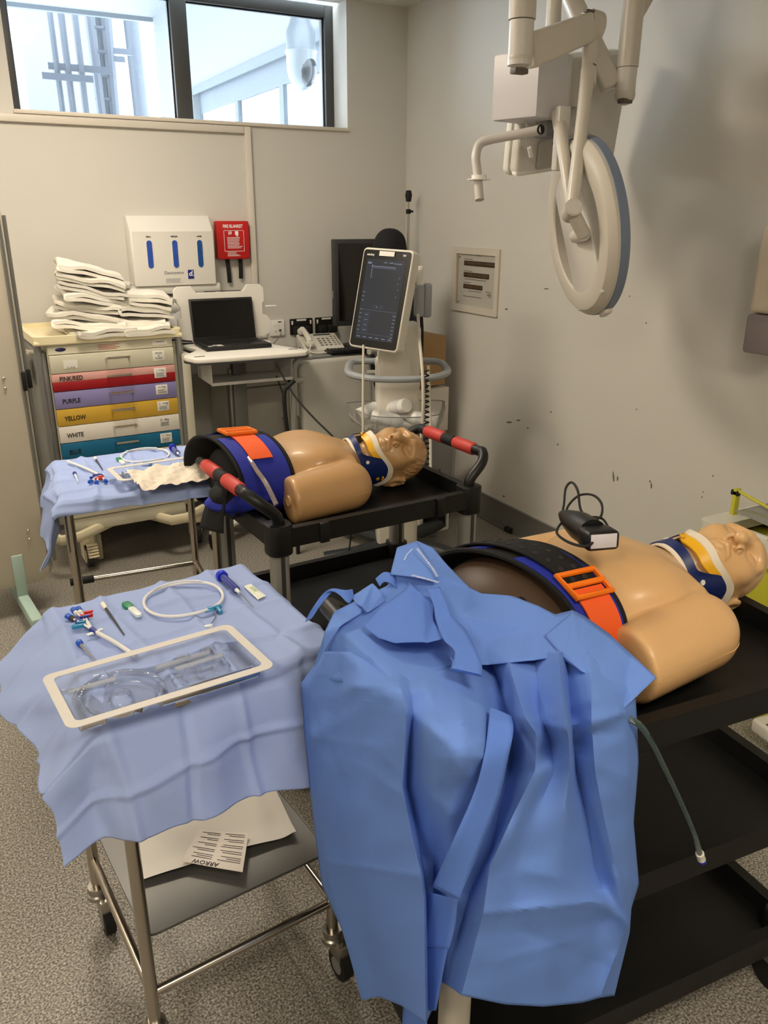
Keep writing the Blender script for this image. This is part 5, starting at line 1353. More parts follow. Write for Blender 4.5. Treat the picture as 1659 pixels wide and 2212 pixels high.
# pelvic binders: wide band around the waist
def binder(lab, M, xn, xf, wn, wf, buck, strap_len, ry=.172, rz=.118, zc=.112):
    t = thing('pelvic_binder', lab, 'binder', M=M)
    def P_(a, f, off):
        # a: 0 = top, -pi/2 = near side, +pi/2 = far side
        s_ = .5-.5*math.sin(a)          # 1 near, 0 far
        xc = xf+(xn-xf)*s_; w_ = wf+(wn-wf)*s_
        k = 1+.08*(1-s_)*(.5-f)
        z = zc+math.cos(a)*(rz+off)*k
        return Vector((xc+(f-.5)*w_, math.sin(a)*(ry+off)*k, max(z, .004+off)))
    def strip(nm, m, a0, a1, f0, f1, off, th, n=72):
        mb_ = MB(); vs = []; fs = []; nv = 6
        A_ = np.linspace(a0, a1, n)
        for s_ in (0, 1):
            for a in A_:
                for j in range(nv+1): vs.append(P_(a, f0+(f1-f0)*j/nv, off+(th if s_ else 0)))
        id_ = lambda s_, i, j: s_*n*(nv+1)+i*(nv+1)+j
        for i in range(n-1):
            for j in range(nv):
                fs.append((id_(0, i, j), id_(0, i+1, j), id_(0, i+1, j+1), id_(0, i, j+1))); fs.append((id_(1, i, j+1), id_(1, i+1, j+1), id_(1, i+1, j), id_(1, i, j)))
            for j in (0, nv): fs.append((id_(0, i, j), id_(1, i, j), id_(1, i+1, j), id_(0, i+1, j)))
        for i in (0, n-1):
            for j in range(nv): fs.append((id_(0, i, j), id_(0, i, j+1), id_(1, i, j+1), id_(1, i, j)))
        mb_.add(vs, fs); return mb_.build(nm, m, t)
    strip('lining', M_blackf, -PI, PI, 0, 1, .002, .004)
    strip('outer_band', M_blueb, -PI*.98, -.12, .05, .95, .0062, .003)
    strip('outer_band', M_blueb, .35, PI*.98, .05, .95, .0062, .003)
    for f in (.0, 1.0):
        MB().tube([P_(a, f, .006) for a in np.linspace(-PI, PI, 90)], .0055, 6).build('edge_piping', M_blackf, t)
    a0, a1, fb0, fb1 = buck
    ps = strip('perforated_strap', M_blackf, a0-.05, a1, fb0+.02, fb1-.02, .014, .003)
    for i in range(int((a1-a0)/.16)):
        for f in (.3, .7):
            a = a0+.08+i*.16; p = P_(a, fb0+(fb1-fb0)*f, .0172); q = P_(a, fb0+(fb1-fb0)*f, .0182)
            MB().tube([p, q], .0055, 10).build('strap_hole', mat('hole_dark', (38, 36, 34), .8), ps)
    # buckle frame
    bk_ = MB(); am = a0-.06
    def fr(a, f): return P_(a, f, .022)
    e0, e1 = fb0-.06, fb1+.06
    bk_.tube([fr(am-.1, e0), fr(am-.1, e1), fr(am+.2, e1), fr(am+.2, e0)], .0065, 8, closed=True)
    bk_.tube([fr(am+.05, e0), fr(am+.05, e1)], .006, 8)
    bk_.build('buckle', M_orange, t)
    wb = strip('webbing', M_webbing, am-.08-strap_len, am+.02, fb0, fb1, .012, .004, 30)
    return t
b1 = binder('blue pelvic binder with orange buckle round the tan manikin', MAN1, .075, .005, .16, .18, (.02, .8, .3, .72), .75)
b2 = binder('black and blue pelvic binder with orange buckle round the peach manikin', MAN2, .1, -.01, .1, .15, (-.72, 1.5, .2, .85), .75)
tl = atD(520, 1078, 2.3)
b1i = MAN1.inverted()
tm_ = lump(0, 0, 0, .1, .055, .034, 21, 30, 16, .04); tm_.v = [tuple(b1i @ (Vector(v)+tl)) for v in tm_.v]; tm_.build('folded_tail', M_blueb, b1)
tl2 = atD(484, 1072, 2.28); tm_ = lump(0, 0, 0, .045, .05, .033, 22, 26, 14, .05); tm_.v = [tuple(b1i @ (Vector(v)+tl2)) for v in tm_.v]; tm_.build('tail_lining', M_blackf, b1)
# loose black strap hanging from the first binder over the trolley end
hs_ = MB()
def lst(u, v):
    tl_, tr_, bl_, br_ = atD(474, 1030, 2.28), atD(500, 1040, 2.24), atD(434, 1140, 2.3), atD(484, 1152, 2.24)
    p = tl_.lerp(tr_, u).lerp(bl_.lerp(br_, u), v); return p+Vector((-.008*math.sin(v*3), -.004*math.sin(u*3), 0))
hs_.grid(lst, 4, 14); o = hs_.build('hanging_strap', M_blackf); sd_ = o.modifiers.new('s', 'SOLIDIFY'); sd_.thickness = .004
tag(o, 'loose black strap hanging off the trolley end beside the red grip', 'strap')
# brown end plate of the peach manikin with its slot and tube
ep = MB(); ep.sphere((0, 0, .106), (.12, .166, .112), 40, 24); EPm = ep.build('end_plate', M_brown, m2); EPm.location = (.0, 0, 0)
MB().sphere((0, 0, 0), (.012, .02, .042), 16, 10, M=frame_mat((-.042, -.118, .165), (-.35, -.72, .6), (.1, .5, .8))).build('end_slot', mat('slot_dark', (26, 18, 13), .4), m2)
MB().tube([(-.04, -.11, .158), (-.052, -.14, .14), (-.056, -.165, .1), (-.06, -.175, .05)], .007, 10, smooth=5).build('drain_tube', mat('dark_red_tube', (88, 22, 18), .15, coat=.6), m2)
MB().tube([(-.05, -.11, .155), (-.066, -.14, .132), (-.07, -.162, .09), (-.074, -.17, .04)], .0035, 8, smooth=5).build('wire', M_chrome, m2)
ep = MB(); ep.sphere((0, 0, .1), (.05, .145, .095), 32, 18); EP1 = ep.build('end_plate', M_blackf, m1); EP1.location = (-.0, 0, 0)
# clear tube loop beside the first binder
tu = MB(); tu.tube([atD(527, 1000, 2.3), atD(523, 990, 2.3), atD(528, 984, 2.3), atD(541, 995, 2.28), atD(556, 1018, 2.25), atD(575, 1045, 2.22), atD(597, 1090, 2.2)], .007, 10, smooth=6)
tag(tu.build('clear_tube', clear_plastic('tube_clear', (214, 196, 190), .05, .35)), 'clear curved tube lying along the blue binder over the red grip', 'tube')
# ------------------------------------------------------------------ steel instrument stands with blue drapes
M_leg_s = mat('polished_steel', (186, 178, 166), .22, 1.0, rvar=.05, vscale=20)
M_shelf = mat('steel_sheet', (122, 121, 118), .5, .8, rvar=.06, vscale=6)
def drape_mat(name, rgb):
    m = mat(name, rgb, .78, spec=.25, var=.05, vscale=6)
    n, l, b = nodes_of(m)
    tc = n.new('ShaderNodeTexCoord'); n2 = n.new('ShaderNodeTexNoise'); n2.inputs['Scale'].default_value = 700; n2.inputs['Detail'].default_value = 2
    n3 = n.new('ShaderNodeTexNoise'); n3.inputs['Scale'].default_value = 26; n3.inputs['Detail'].default_value = 5
    ad = n.new('ShaderNodeMath'); ad.operation = 'MULTIPLY_ADD'; ad.inputs[1].default_value = 2.2
    bp = n.new('ShaderNodeBump'); bp.inputs['Strength'].default_value = .22; bp.inputs['Distance'].default_value = .003
    l.new(tc.outputs['Object'], n2.inputs['Vector']); l.new(tc.outputs['Object'], n3.inputs['Vector'])
    l.new(n3.outputs['Fac'], ad.inputs[0]); l.new(n2.outputs['Fac'], ad.inputs[2]); l.new(ad.outputs[0], bp.inputs['Height']); l.new(bp.outputs['Normal'], b.inputs['Normal'])
    return m
M_drape = drape_mat('pale_blue_drape', (156, 174, 220))
def stand(lab, x, y, rz, w_, d_, rail, shelf):
    t = thing('instrument_stand', lab, 'stand', (x, y, 0), rz)
    h = .835
    MB().prism(rrect(w_+.03, d_+.03, .02, 4), h, h+.012, .003).build('top_plate', M_shelf, t)
    fr_ = MB(); fr_.tube([(a, b, h-.012) for a, b in rrect(w_, d_, .03, 4)], .0125, 10, closed=True); fr_.build('top_frame', M_leg_s, t)
    for sx in (-1, 1):
        for sy in (-1, 1):
            X, Y = sx*w_/2, sy*d_/2
            MB().cyl((X, Y, .115), (X, Y, h-.01), .0128, 14).build('leg', M_leg_s, t)
            k = MB(); k.cyl((X, Y, .105), (X, Y, .125), .022, 14); k.lathe([(.02, .09), (.026, .095), (.026, .105), (.02, .11)], 14, M=T(X, Y)); k.box((X+.008, Y-.015, .075), (.03, .05, .05), .008); ko = k.build('castor', M_steel, t)
            MB().cyl((X-.004, Y-.022, .036), (X+.02, Y-.022, .036), .036, 20).build('castor_wheel', M_blackr, ko)
            MB().cyl((X-.006, Y-.022, .036), (X+.022, Y-.022, .036), .02, 14).build('castor_hub', M_grey, ko)
    sy, zr = rail
    MB().cyl((-w_/2, sy*d_/2, zr), (w_/2, sy*d_/2, zr), .0095, 12).build('cross_rail', M_leg_s, t)
    for sx in (-1, 1): MB().cyl((sx*w_/2, -d_/2, zr+.005), (sx*w_/2, d_/2, zr+.005), .0095, 12).build('side_rail', M_leg_s, t)
    if not shelf:
        MB().cyl((-w_/2-.02, sy*d_/2, zr), (-w_/2+.06, sy*d_/2, zr), .0135, 12).build('rail_sleeve', M_blackr, t)
    if shelf:
        MB().prism(rrect(w_-.005, d_+.0, .022, 5), shelf, shelf+.003).build('lower_shelf', M_shelf, t)
        MB().ring_plate(rrect(w_-.005, d_, .022, 5), rrect(w_-.009, d_-.004, .02, 5), shelf, shelf+.006).build('shelf_lip', M_shelf, t)
    return t
S1 = (.338, 1.452, 5.2, .405, .415); S2 = (.472, 2.561, -5, .42, .42)
s1 = stand('polished steel instrument stand with a lower shelf under the blue drape', *S1, (-1, .2), .335)
s2 = stand('polished steel instrument stand in front of the drug cart', *S2, (1, .41), None)
def drape(lab, S, u0, u1, v0, v1, ztop, seed, folds_u, folds_v, flare=.16, skew=(0, 0, 0, 0), flu=None):
    x, y, rz, w_, d_ = S; a, b = w_/2+.012, d_/2+.012
    rnd = random.Random(seed); ph = [rnd.uniform(0, 6.28) for _ in range(12)]
    N = 190
    us = np.linspace(0, 1, N+1)
    def pos(s_, t_):
        u = u0+(u1-u0)*s_; v = v0+(v1-v0)*t_
        # trapezoid skew of the sheet corners: left hem, right hem, front hem, back hem tilt
        u += skew[0]*(1-s_)*(t_-.5)+skew[1]*s_*(t_-.5); v += skew[2]*(1-t_)*(s_-.5)+skew[3]*t_*(s_-.5)
        du, dv = max(abs(u)-a, 0), max(abs(v)-b, 0); su, sv = (1 if u > 0 else -1), (1 if v > 0 else -1)
        cr = 0.0
        for f in folds_u:
            dd = abs(u-f[0]-.01*math.sin(v*9+f[0]*30)); cr += f[1]*(1.6*max(0, 1-dd/.05)+2.6*max(0, 1-dd/.014))
        for f in folds_v:
            dd = abs(v-f[0]-.01*math.sin(u*9+f[0]*30)); cr += f[1]*(1.6*max(0, 1-dd/.05)+2.6*max(0, 1-dd/.014))
        lowf = .0022*math.sin(u*21+ph[0]+v*7)+.0018*math.sin(v*26+ph[1]-u*11)+.0009*math.sin(u*60+v*44+ph[2])
        dist = math.hypot(du, dv)
        k = min(dist/.03, 1)
        wave = .0
        if dv > 0: wave += .012*math.sin(u*19+ph[3])*min(dv/.15, 1)+.006*math.sin(u*41+ph[4])*min(dv/.15, 1)
        if du > 0: wave += .010*math.sin(v*21+ph[5])*min(du/.12, 1)
        fu_ = flu if (flu and u < 0) else flare
        dist2 = math.hypot(du*math.sqrt(1-fu_*fu_), dv*math.sqrt(1-flare*flare)); drop = dist2-.012*(1-math.exp(-dist2/.02))
        out_u = su*(min(du, .012)+max(du-.012, 0)*fu_); out_v = sv*(min(dv, .012)+max(dv-.012, 0)*flare)
        nx = 0; ny = 0; nz = 1-k
        if dist > 0: nx, ny = k*su*du/dist, k*sv*dv/dist
        off = cr+lowf*(1+1.4*k)+wave
        X = max(-a, min(a, u))+out_u+nx*off; Y = max(-b, min(b, v))+out_v+ny*off
        Z = ztop-drop+nz*(abs(cr)*.9+max(lowf, 0)+.0012)
        return (X, Y, Z)
    m = MB().grid(lambda s_, t_: pos(s_, t_), N, N)
    o = m.build('surgical_drape', M_drape, None, smooth=60)
    o.location = (x, y, 0); o.rotation_euler = (0, 0, R(rz))
    sd_ = o.modifiers.new('thickness', 'SOLIDIFY'); sd_.thickness = .0008; sd_.offset = -1
    return tag(o, lab, 'drape')
ZT = .8475
fu = [(-.215, .0022), (-.1, -.0022), (.02, .0024), (.135, -.0022), (.25, .0022)]
fv = [(-.36, .002), (-.25, -.0022), (-.13, .002), (-.01, -.0016), (.11, .002)]
d1 = drape('pale blue drape on the stand above the white paper leaflet', S1, -.375, .335, -.475, .235, ZT, 3, fu, fv, .17, (-.02, 0, -.08, .02), .72)
d2 = drape('pale blue drape on the stand in front of the drug cart', S2, -.41, .27, -.265, .27, ZT, 8, [(f[0]*1.1-.02, f[1]) for f in fu], [(f[0]+.1, f[1]) for f in fv], .15, (.05, 0, .0, 0), .3)

# ------------------------------------------------------------------ catheter kit laid out on the drapes
Z1 = ZT+.006
M_wtube = mat('white_catheter', (226, 226, 224), .35)
M_bcap = mat('blue_cap', (20, 84, 190), .35)
M_nblue = mat('navy_clamp', (24, 44, 140), .4)
M_rclamp = mat('red_clamp', (196, 30, 26), .4)
M_cblue = mat('sky_clip', (44, 132, 176), .35)
M_green = mat('green_plastic', (20, 128, 84), .45)
M_frost = mat('frosted_plastic', (220, 228, 226), .35)
M_metal = mat('needle_steel', (190, 190, 190), .2, 1.0)
M_clear = clear_plastic('clear_kit', (230, 236, 242), .06, .10)
for n_ in M_clear.node_tree.nodes:
    if n_.type == 'FRESNEL': n_.inputs['IOR'].default_value = 1.32
M_clear2 = clear_plastic('clear_kit_frosted', (226, 230, 236), .2, .3)
def at_list(pts, z): return [atz(a, b, z) for a, b in pts]
def catheter(lab, hub, tip, caps, clamps, z):
    h, tp = atz(*hub, z+.006), atz(*tip, z+.004)
    t = thing('catheter', lab, 'catheter', h)
    d = (tp-h)
    MB().tube([Vector((0, 0, 0)), d*.5+Vector((0, 0, .003)), d], .0042, 10, smooth=4).build('catheter_tube', M_wtube, t)
    dn = d.normalized(); sid = Vector((-dn.y, dn.x, 0))
    MB().tube([-dn*.012, dn*.012], lambda q: .006-.002*q, 12).build('hub', M_nblue, t)
    wg = MB(); wg.box((0, 0, -.001), (.008, .034, .0025), .001, M=frame_mat((0, 0, 0), dn, (0, 0, 1))); wg.build('suture_wing', M_frost, t)
    for i, c_ in enumerate(caps):
        q = atz(*c_[:2], z+.008)-h; m_ = {'b': M_bcap, 'n': mat('brown_cap', (62, 44, 38), .4)}[c_[2]]
        MB().tube([-dn*.01, q*.5+Vector((0, 0, .002)), q], .0022, 8, smooth=4).build('lumen', M_wtube, t)
        dd = (q+dn*.01).normalized(); MB().tube([q-dd*.006, q+dd*.008], .0062, 12).build('luer_cap', M_bcap, t)
        MB().tube([q-dd*.016, q-dd*.006], .0048, 10).build('luer_hub', mat('white_luer', (228, 226, 220), .4) if c_[2] == 'b' else m_, t)
    for (cx2, cy2, key) in clamps:
        q = atz(cx2, cy2, z+.007)-h
        k = MB(); m_ = {'r': M_rclamp, 'n': M_nblue, 's': M_cblue}[key]
        k.box(q, (.026, .010, .008), .002, M=None); k.box(q+Vector((.006, .004, .006)), (.018, .006, .003), .001); k.build('clamp', m_, t)
    return t
def rod(lab, a, b, z, r0, r1, m, m2, nm, cat, tipr=None):
    p, q = atz(*a, z+r0), atz(*b, z+r1)
    t = thing(nm, lab, cat, p); d = q-p
    MB().tube([d*.12, d], lambda f: r0*.7+(r1-r0*.7)*f, 10).build('shaft', m2, t)
    MB().tube([Vector((0, 0, 0)), d*.1, d*.16], lambda f: r0*(1.25 if f < .7 else .7), 12).build('hub', m, t)
    return t
def scalpel(lab, a, b, z):
    p, q = atz(*a, z+.004), atz(*b, z+.004); t = thing('scalpel', lab, 'scalpel', (p+q)/2); d = (q-p); L = d.length; FM_ = frame_mat((0, 0, 0), d, (0, 0, 1))
    MB().prism(rrect(L*.62, .014, .006, 4, L*.18, 0), -.0035, .0035, .0012, M=FM_).build('guard', M_frost, t)
    MB().prism(rrect(L*.42, .017, .006, 4, -L*.3, 0), -.004, .004, .0012, M=FM_).build('handle', M_green, t)
    return t
def hoop(lab, c, rx_px, z, clip, tail=None, tilt=0):
    p = atz(*c, z+.004); e = atz(c[0]+rx_px, c[1], z+.004); r_ = (e-p).length
    t = thing('guidewire_hoop', lab, 'guidewire', p)
    n = 64; pts = [(r_*math.cos(2*PI*i/n), r_*1.0*math.sin(2*PI*i/n), .001+.0015*math.sin(6*PI*i/n)) for i in range(n)]
    MB().tube(pts, .0034, 8, closed=True).build('hoop_tube', M_wtube, t)
    MB().tube([(r_*.97*math.cos(2*PI*i/n), r_*.97*math.sin(2*PI*i/n), .006) for i in range(8, 24)], .0022, 6).build('hoop_overlap', M_wtube, t)
    q = atz(*clip, z+.006)-p
    k = MB(); k.box(q, (.03, .008, .008), .002, M=None); k.box(q+Vector((.006, -.012, 0)), (.008, .03, .007), .002); k.box(q+Vector((-.012, -.004, 0)), (.02, .012, .003), .001); k.build('wire_clip', M_cblue, t)
    if tail:
        P_ = [q]+[atz(a_, b_, z+.003)-p for a_, b_ in tail]
        MB().tube(P_, .0012, 6, smooth=4).build('guide_wire', M_metal, t)
        e_ = P_[-1]; MB().box(e_, (.018, .009, .008), .002).build('straightener', M_frost, t)
    return t
def syringe(lab, a, b, c, z):
    p, q, n_ = atz(*a, z+.009), atz(*b, z+.009), atz(*c, z+.003)
    t = thing('syringe', lab, 'syringe', p); d = (q-p); L = d.length; dn = d.normalized()
    MB().tube([d*.12, d*.85], .0085, 16).build('barrel', clear_plastic('syringe_blue', (70, 84, 190), .08, .55), t)
    MB().tube([Vector((0, 0, 0)), d*.03, d*.08, d*.12], .0125, 16).build('plunger_top', mat('syringe_cap_blue', (22, 44, 200), .35), t)
    MB().tube([d*.06, d*.7], .004, 8).build('plunger_rod', mat('plunger_blue', (40, 60, 190), .4), t)
    MB().tube([d*.68, d*.78], .008, 14).build('plunger_seal', M_blackr, t)
    MB().tube([d*.85, d*1.0], lambda f: .005-.002*f, 10).build('luer_tip', M_frost, t)
    MB().tube([d, n_-p], .0011, 6).build('needle', M_metal, t)
    for i in range(6): MB().tube([d*(.25+i*.09), d*(.256+i*.09)], .0087, 14, caps=False).build('scale_mark', M_nblue, t)
    return t
def sachet(lab, quad, z):
    P_ = at_list(quad, z+.002); c_ = sum(P_, Vector())/4; t = thing('gauze_sachet', lab, 'sachet', c_)
    def g(u, v):
        a_ = P_[0].lerp(P_[1], u); b_ = P_[3].lerp(P_[2], u); q = a_.lerp(b_, v)-c_
        return (q.x, q.y, q.z+.006*math.sin(PI*u)*math.sin(PI*v)+.0008*math.sin(40*u))
    MB().grid(g, 10, 6).build('packet', mat('sachet_paper', (226, 230, 216), .5), t)
    def g2(u, v):
        p_ = g(.3+.45*u, .3+.35*v); return (p_[0], p_[1], p_[2]+.0006)
    MB().grid(g2, 6, 4).build('green_print', mat('pale_green_print', (176, 196, 162), .6), t)
    return t
def kit_tray(lab, quad, z, seed, band=.032):
    """clear thermoformed tray with a paper-white sealing rim"""
    P_ = at_list(quad, z); c_ = sum(P_, Vector())/4
    t = thing('kit_tray', lab, 'tray', (c_.x, c_.y, z-.028))
    lx, ly = (P_[1]-P_[0]).length, (P_[3]-P_[0]).length
    def B(u, v, dz):
        a_ = P_[0].lerp(P_[1], u); b_ = P_[3].lerp(P_[2], u); q = a_.lerp(b_, v)-c_; return Vector((q.x, q.y, .028+dz))
    bu, bv = .016/lx, .016/ly
    o_ = rrect(1, 1*ly/lx, .05, 5, .5, .5*ly/lx); i_ = rrect(1-2*bu, (1-2*bv)*ly/lx, .03, 5, .5, .5*ly/lx)
    rim_ = MB(); n = len(o_); vs = [B(p[0], p[1]*lx/ly, .0008) for p in o_]+[B(p[0], p[1]*lx/ly, .0008) for p in i_]+[B(p[0], p[1]*lx/ly, -.0004) for p in o_]+[B(p[0], p[1]*lx/ly, -.0004) for p in i_]
    fs = []
    for i in range(n):
        j = (i+1) % n; fs += [(i, j, n+j, n+i), (2*n+j, 2*n+i, 3*n+i, 3*n+j), (j, i, 2*n+i, 2*n+j), (n+i, n+j, 3*n+j, 3*n+i)]
    rim_.add(vs, fs); rim_.build('sealing_rim', mat('tray_rim_white', (206, 202, 196), .5), t)
    def hgt(u, v):
        e = min(u-bu, 1-bu-u)*lx; f = min(v-bv, 1-bv-v)*ly; w_ = max(0, min(e, f))
        h = -.026*min(w_/.006, 1)
        # moulded islands: a round well, long channels and clips
        r1 = math.hypot((u-.3)*lx, (v-.55)*ly)
        if .058 < r1 < .075 : h += .016*min(1, (r1-.058)/.004, (.075-r1)/.004)
        if r1 < .02: h += .012*min(1, (.02-r1)/.004)
        for (ua, ub, va, vb, hh) in ((.5, .92, .28, .36, .014), (.56, .86, .5, .58, .012), (.1, .3, .1, .16, .016), (.62, .7, .18, .72, .01), (.78, .84, .16, .6, .012), (.52, .96, .74, .8, .014), (.05, .12, .2, .85, .012)):
            if ua < u < ub and va < v < vb: h += hh*min(1, (u-ua)*lx/.003, (ub-u)*lx/.003, (v-va)*ly/.003, (vb-v)*ly/.003)
        return min(h, 0)
    m_ = MB(); N1, N2 = 110, 56
    m_.grid(lambda s_, q: B(bu+(1-2*bu)*s_, bv+(1-2*bv)*q, hgt(bu+(1-2*bu)*s_, bv+(1-2*bv)*q)), N1, N2)
    m_.build('clear_moulding', M_clear, t)
    # a few loose clear pieces left in the wells
    for (u, v, L, a) in ((.66, .32, .1, 0), (.72, .44, .09, 6), (.2, .3, .08, -4)):
        p = B(u, v, -.012); dr = (P_[1]-P_[0]).normalized()
        MB().tube([p-dr*L/2, p+dr*L/2], .0045, 8).build('clear_sheath', M_clear2, t)
    return t
catheter('triple lumen catheter with red clamp on the drape nearer the gown', (205, 1364), (294, 1418), [(150, 1333, 'n'), (161, 1320, 'b'), (171, 1318, 'b')], [(186, 1330, 'r'), (177, 1340, 'n'), (170, 1352, 's')], Z1)
rod('thin dark vessel dilator with a white hub beside the green scalpel', (222, 1305), (268, 1371), Z1, .0045, .0012, mat('white_luer', (228, 226, 220), .4), M_dgrey, 'vessel_dilator', 'dilator')
scalpel('green handled guarded scalpel beside the white guidewire hoop', (270, 1303), (302, 1331), Z1)
hoop('white guidewire hoop with a sky blue clip near the blue syringe', (397, 1294), 83, Z1, (463, 1313), [(466, 1330), (458, 1345), (450, 1354)])
syringe('blue syringe with needle lying near the corner of the drape over the leaflet', (477, 1242), (517, 1280), (547, 1311), Z1)
sachet('small pale sachet beside the blue syringe', [(526, 1266), (541, 1261), (574, 1287), (557, 1295)], Z1)
rod('small blue capped introducer needle beside the clear tray', (170, 1387), (206, 1428), Z1, .005, .0011, M_bcap, M_metal, 'introducer_needle', 'needle')
kit_tray('clear empty kit tray with a white rim on the drape above the leaflet', [(88, 1462), (495, 1347), (597, 1440), (146, 1578)], Z1+.028, 1)
# second set on the far stand
catheter('triple lumen catheter with red clamp on the drape by the drug cart', (215, 1026), (146, 997), [(196, 1040, 'b'), (209, 1042, 'b'), (228, 1039, 'b')], [(215, 1034, 'r'), (203, 1031, 'n')], Z1)
rod('thin dark vessel dilator on the drape by the drug cart', (205, 989), (222, 1015), Z1, .0045, .0012, mat('white_luer', (228, 226, 220), .4), M_dgrey, 'vessel_dilator', 'dilator')
scalpel('green handled scalpel on the drape by the drug cart', (255, 990), (268, 1003), Z1)
hoop('white guidewire hoop on the drape by the drug cart', (314, 984), 50, Z1, (318, 999))
syringe('blue syringe on the far drape beside the black binder', (372, 966), (386, 981), (401, 997), Z1)
sachet('small pale sachet on the far drape beside the black binder', [(408, 969), (417, 966), (421, 975), (411, 978)], Z1)
rod('small blue introducer needle on the drape by the drug cart', (161, 1022), (169, 1042), Z1, .005, .0011, M_nblue, M_frost, 'introducer_needle', 'needle')
kit_tray('clear kit tray holding a crumpled paper sheet on the far drape', [(228, 1012), (449, 979), (492, 1012), (258, 1040)], Z1+.03, 2)
pq = at_list([(272, 1018), (455, 988), (508, 1022), (306, 1055)], Z1+.038)
cq = sum(pq, Vector())/4
def pfn(u, v):
    a_ = pq[0].lerp(pq[1], u); b_ = pq[3].lerp(pq[2], u); q = a_.lerp(b_, v)-cq
    zz_ = .004*math.sin(u*23+v*9)+.003*math.sin(v*31-u*14)+.002*math.sin(u*57+v*41)-.014*max(0, v-.75)
    return (q.x, q.y, q.z+zz_)
o = MB().grid(pfn, 46, 24).build('crumpled_paper', mat('wrap_paper', (222, 212, 196), .8, var=.04), None, smooth=25); o.location = cq
tag(o, 'crumpled cream paper sheet lying in the far clear tray', 'paper')
roll = thing('gauze_roll', 'white rolled gauze at the edge of the far drape', 'gauze', atz(445, 975, Z1+.014))
rq = atz(462, 986, Z1+.014)-atz(438, 972, Z1+.014)
MB().tube([rq*-.5, rq*.5], .013, 16).build('roll', mat('gauze_white', (232, 226, 212), .8), roll)
# paper on the lower shelf of the near stand
zs_ = .3415
PQ = [(262, 1765), (560, 1668), (642, 1812), (285, 1912)]
pw = at_list([(258, 1748), (570, 1660), (640, 1806), (288, 1912)], zs_+.004); cw_ = sum(pw, Vector())/4
def wfn(u, v):
    a_ = pw[0].lerp(pw[1], u); b_ = pw[3].lerp(pw[2], u); q = a_.lerp(b_, v)-cw_
    cv = .02*max(0, v-.75)*(1-u)*0+.012*math.exp(-((1-v)/.10)**2)*(.35+.65*abs(math.sin(u*PI)))+.010*math.exp(-((1-u)/.06)**2)
    return (q.x, q.y, q.z+cv+.0015*math.sin(u*11+v*7)+.016*max(0, .12-u)*0)
o = MB().grid(wfn, 40, 30).build('white_wrap', mat('wrap_white', (216, 212, 204), .8, var=.03), None, smooth=60); o.location = cw_
tag(o, 'large sheet of white wrapping paper on the lower steel shelf', 'paper')
wedge = at_list([(215, 1790), (262, 1760), (290, 1905), (262, 1918)], zs_+.002)
LQ = at_list([(430, 1792), (537, 1799), (524, 1884), (391, 1860)], zs_+.02); cl = sum(LQ, Vector())/4
lf = thing('instruction_leaflet', 'printed instruction leaflet lying on the white wrapping paper', 'leaflet', cl)
def LB(u, v, dz=0):
    a_ = LQ[0].lerp(LQ[1], u); b_ = LQ[3].lerp(LQ[2], u); q = a_.lerp(b_, v)-cl; return Vector((q.x, q.y, q.z+dz-.001*math.sin(PI*u)))
MB().grid(lambda u, v: LB(u, v), 16, 12).build('sheet', mat('leaflet_paper', (226, 218, 208), .7), lf)
pt_ = MB(); rr = random.Random(5)
for col in range(2):
    for k in range(15):
        v0_ = .06+k*.052; 
        if k in (2, 5, 8, 11): continue
        u0_, u1_ = (.06, .46) if col == 0 else (.54, .94)
        u0_ += .2*rr.random()*(1 if k % 3 == 1 else .3)
        pt_.add([LB(u0_, v0_, .0006), LB(u1_, v0_+.01, .0006), LB(u1_, v0_+.026, .0006), LB(u0_, v0_+.016, .0006)], [(0, 1, 2, 3)])
pt_.build('print_lines', mat('leaflet_ink', (64, 58, 56), .7), lf)['kind'] = 'stuff'
ex = (LQ[2]-LQ[3]).normalized(); 
tm = frame_mat(LB(.60, .93, .0012), -ex, (0, 0, 1))
text('ARROW', .0155, tm, M_print, lf, 'LEFT', xs=1.0)
# ------------------------------------------------------------------ surgical gown thrown over the trolley end and the peach manikin
M_gown = drape_mat('blue_gown', (102, 138, 212))
M_gown2 = drape_mat('blue_gown_tie', (90, 126, 206))
def plane_depth(px, py, A, B):
    """distance to the upright plane through two floor points"""
    d = ray(px, py)/FPX; n = Vector((B[1]-A[1], A[0]-B[0], 0)).normalized()
    k = n.dot(d)
    return n.dot(Vector((A[0], A[1], 0))-Vector((0, 0, 0)))/k if abs(k) > 1e-6 else 99
GA, GB, GC = (.47, 1.30), (.505, .735), (1.40, .655)
def ztop_of(px, py): return .965+.085*max(0, min(1, (1340-py)/170))+.02*max(0, min(1, (px-1100)/150))
def g_depth(px, py):
    d = ray(px, py)/FPX
    DT = (ztop_of(px, py)-CAM_H)/d.z
    DL = plane_depth(px, py, GA, GB); DR = plane_depth(px, py, GB, GC)
    if DL < 0: DL = 0
    if DR < 0: DR = 0
    k = .05
    v = [DT, DL, DR]; mx = max(v)
    return mx+k*math.log(sum(math.exp((q-mx)/k) for q in v))*.35
def G(zx, zy, off=0.0):
    """zx, zy on the enlarged view of the gown; off = cm toward the viewer"""
    px, py = 620+zx*.49427, 1140+zy*.49427
    return atD(px, py, g_depth(px, py)-off/100.0)
def polyf(pts):
    ys = [p[1] for p in pts]
    def f(y):
        return np.interp(y, ys, [p[0] for p in pts]), np.interp(y, ys, [p[2] for p in pts])
    return f
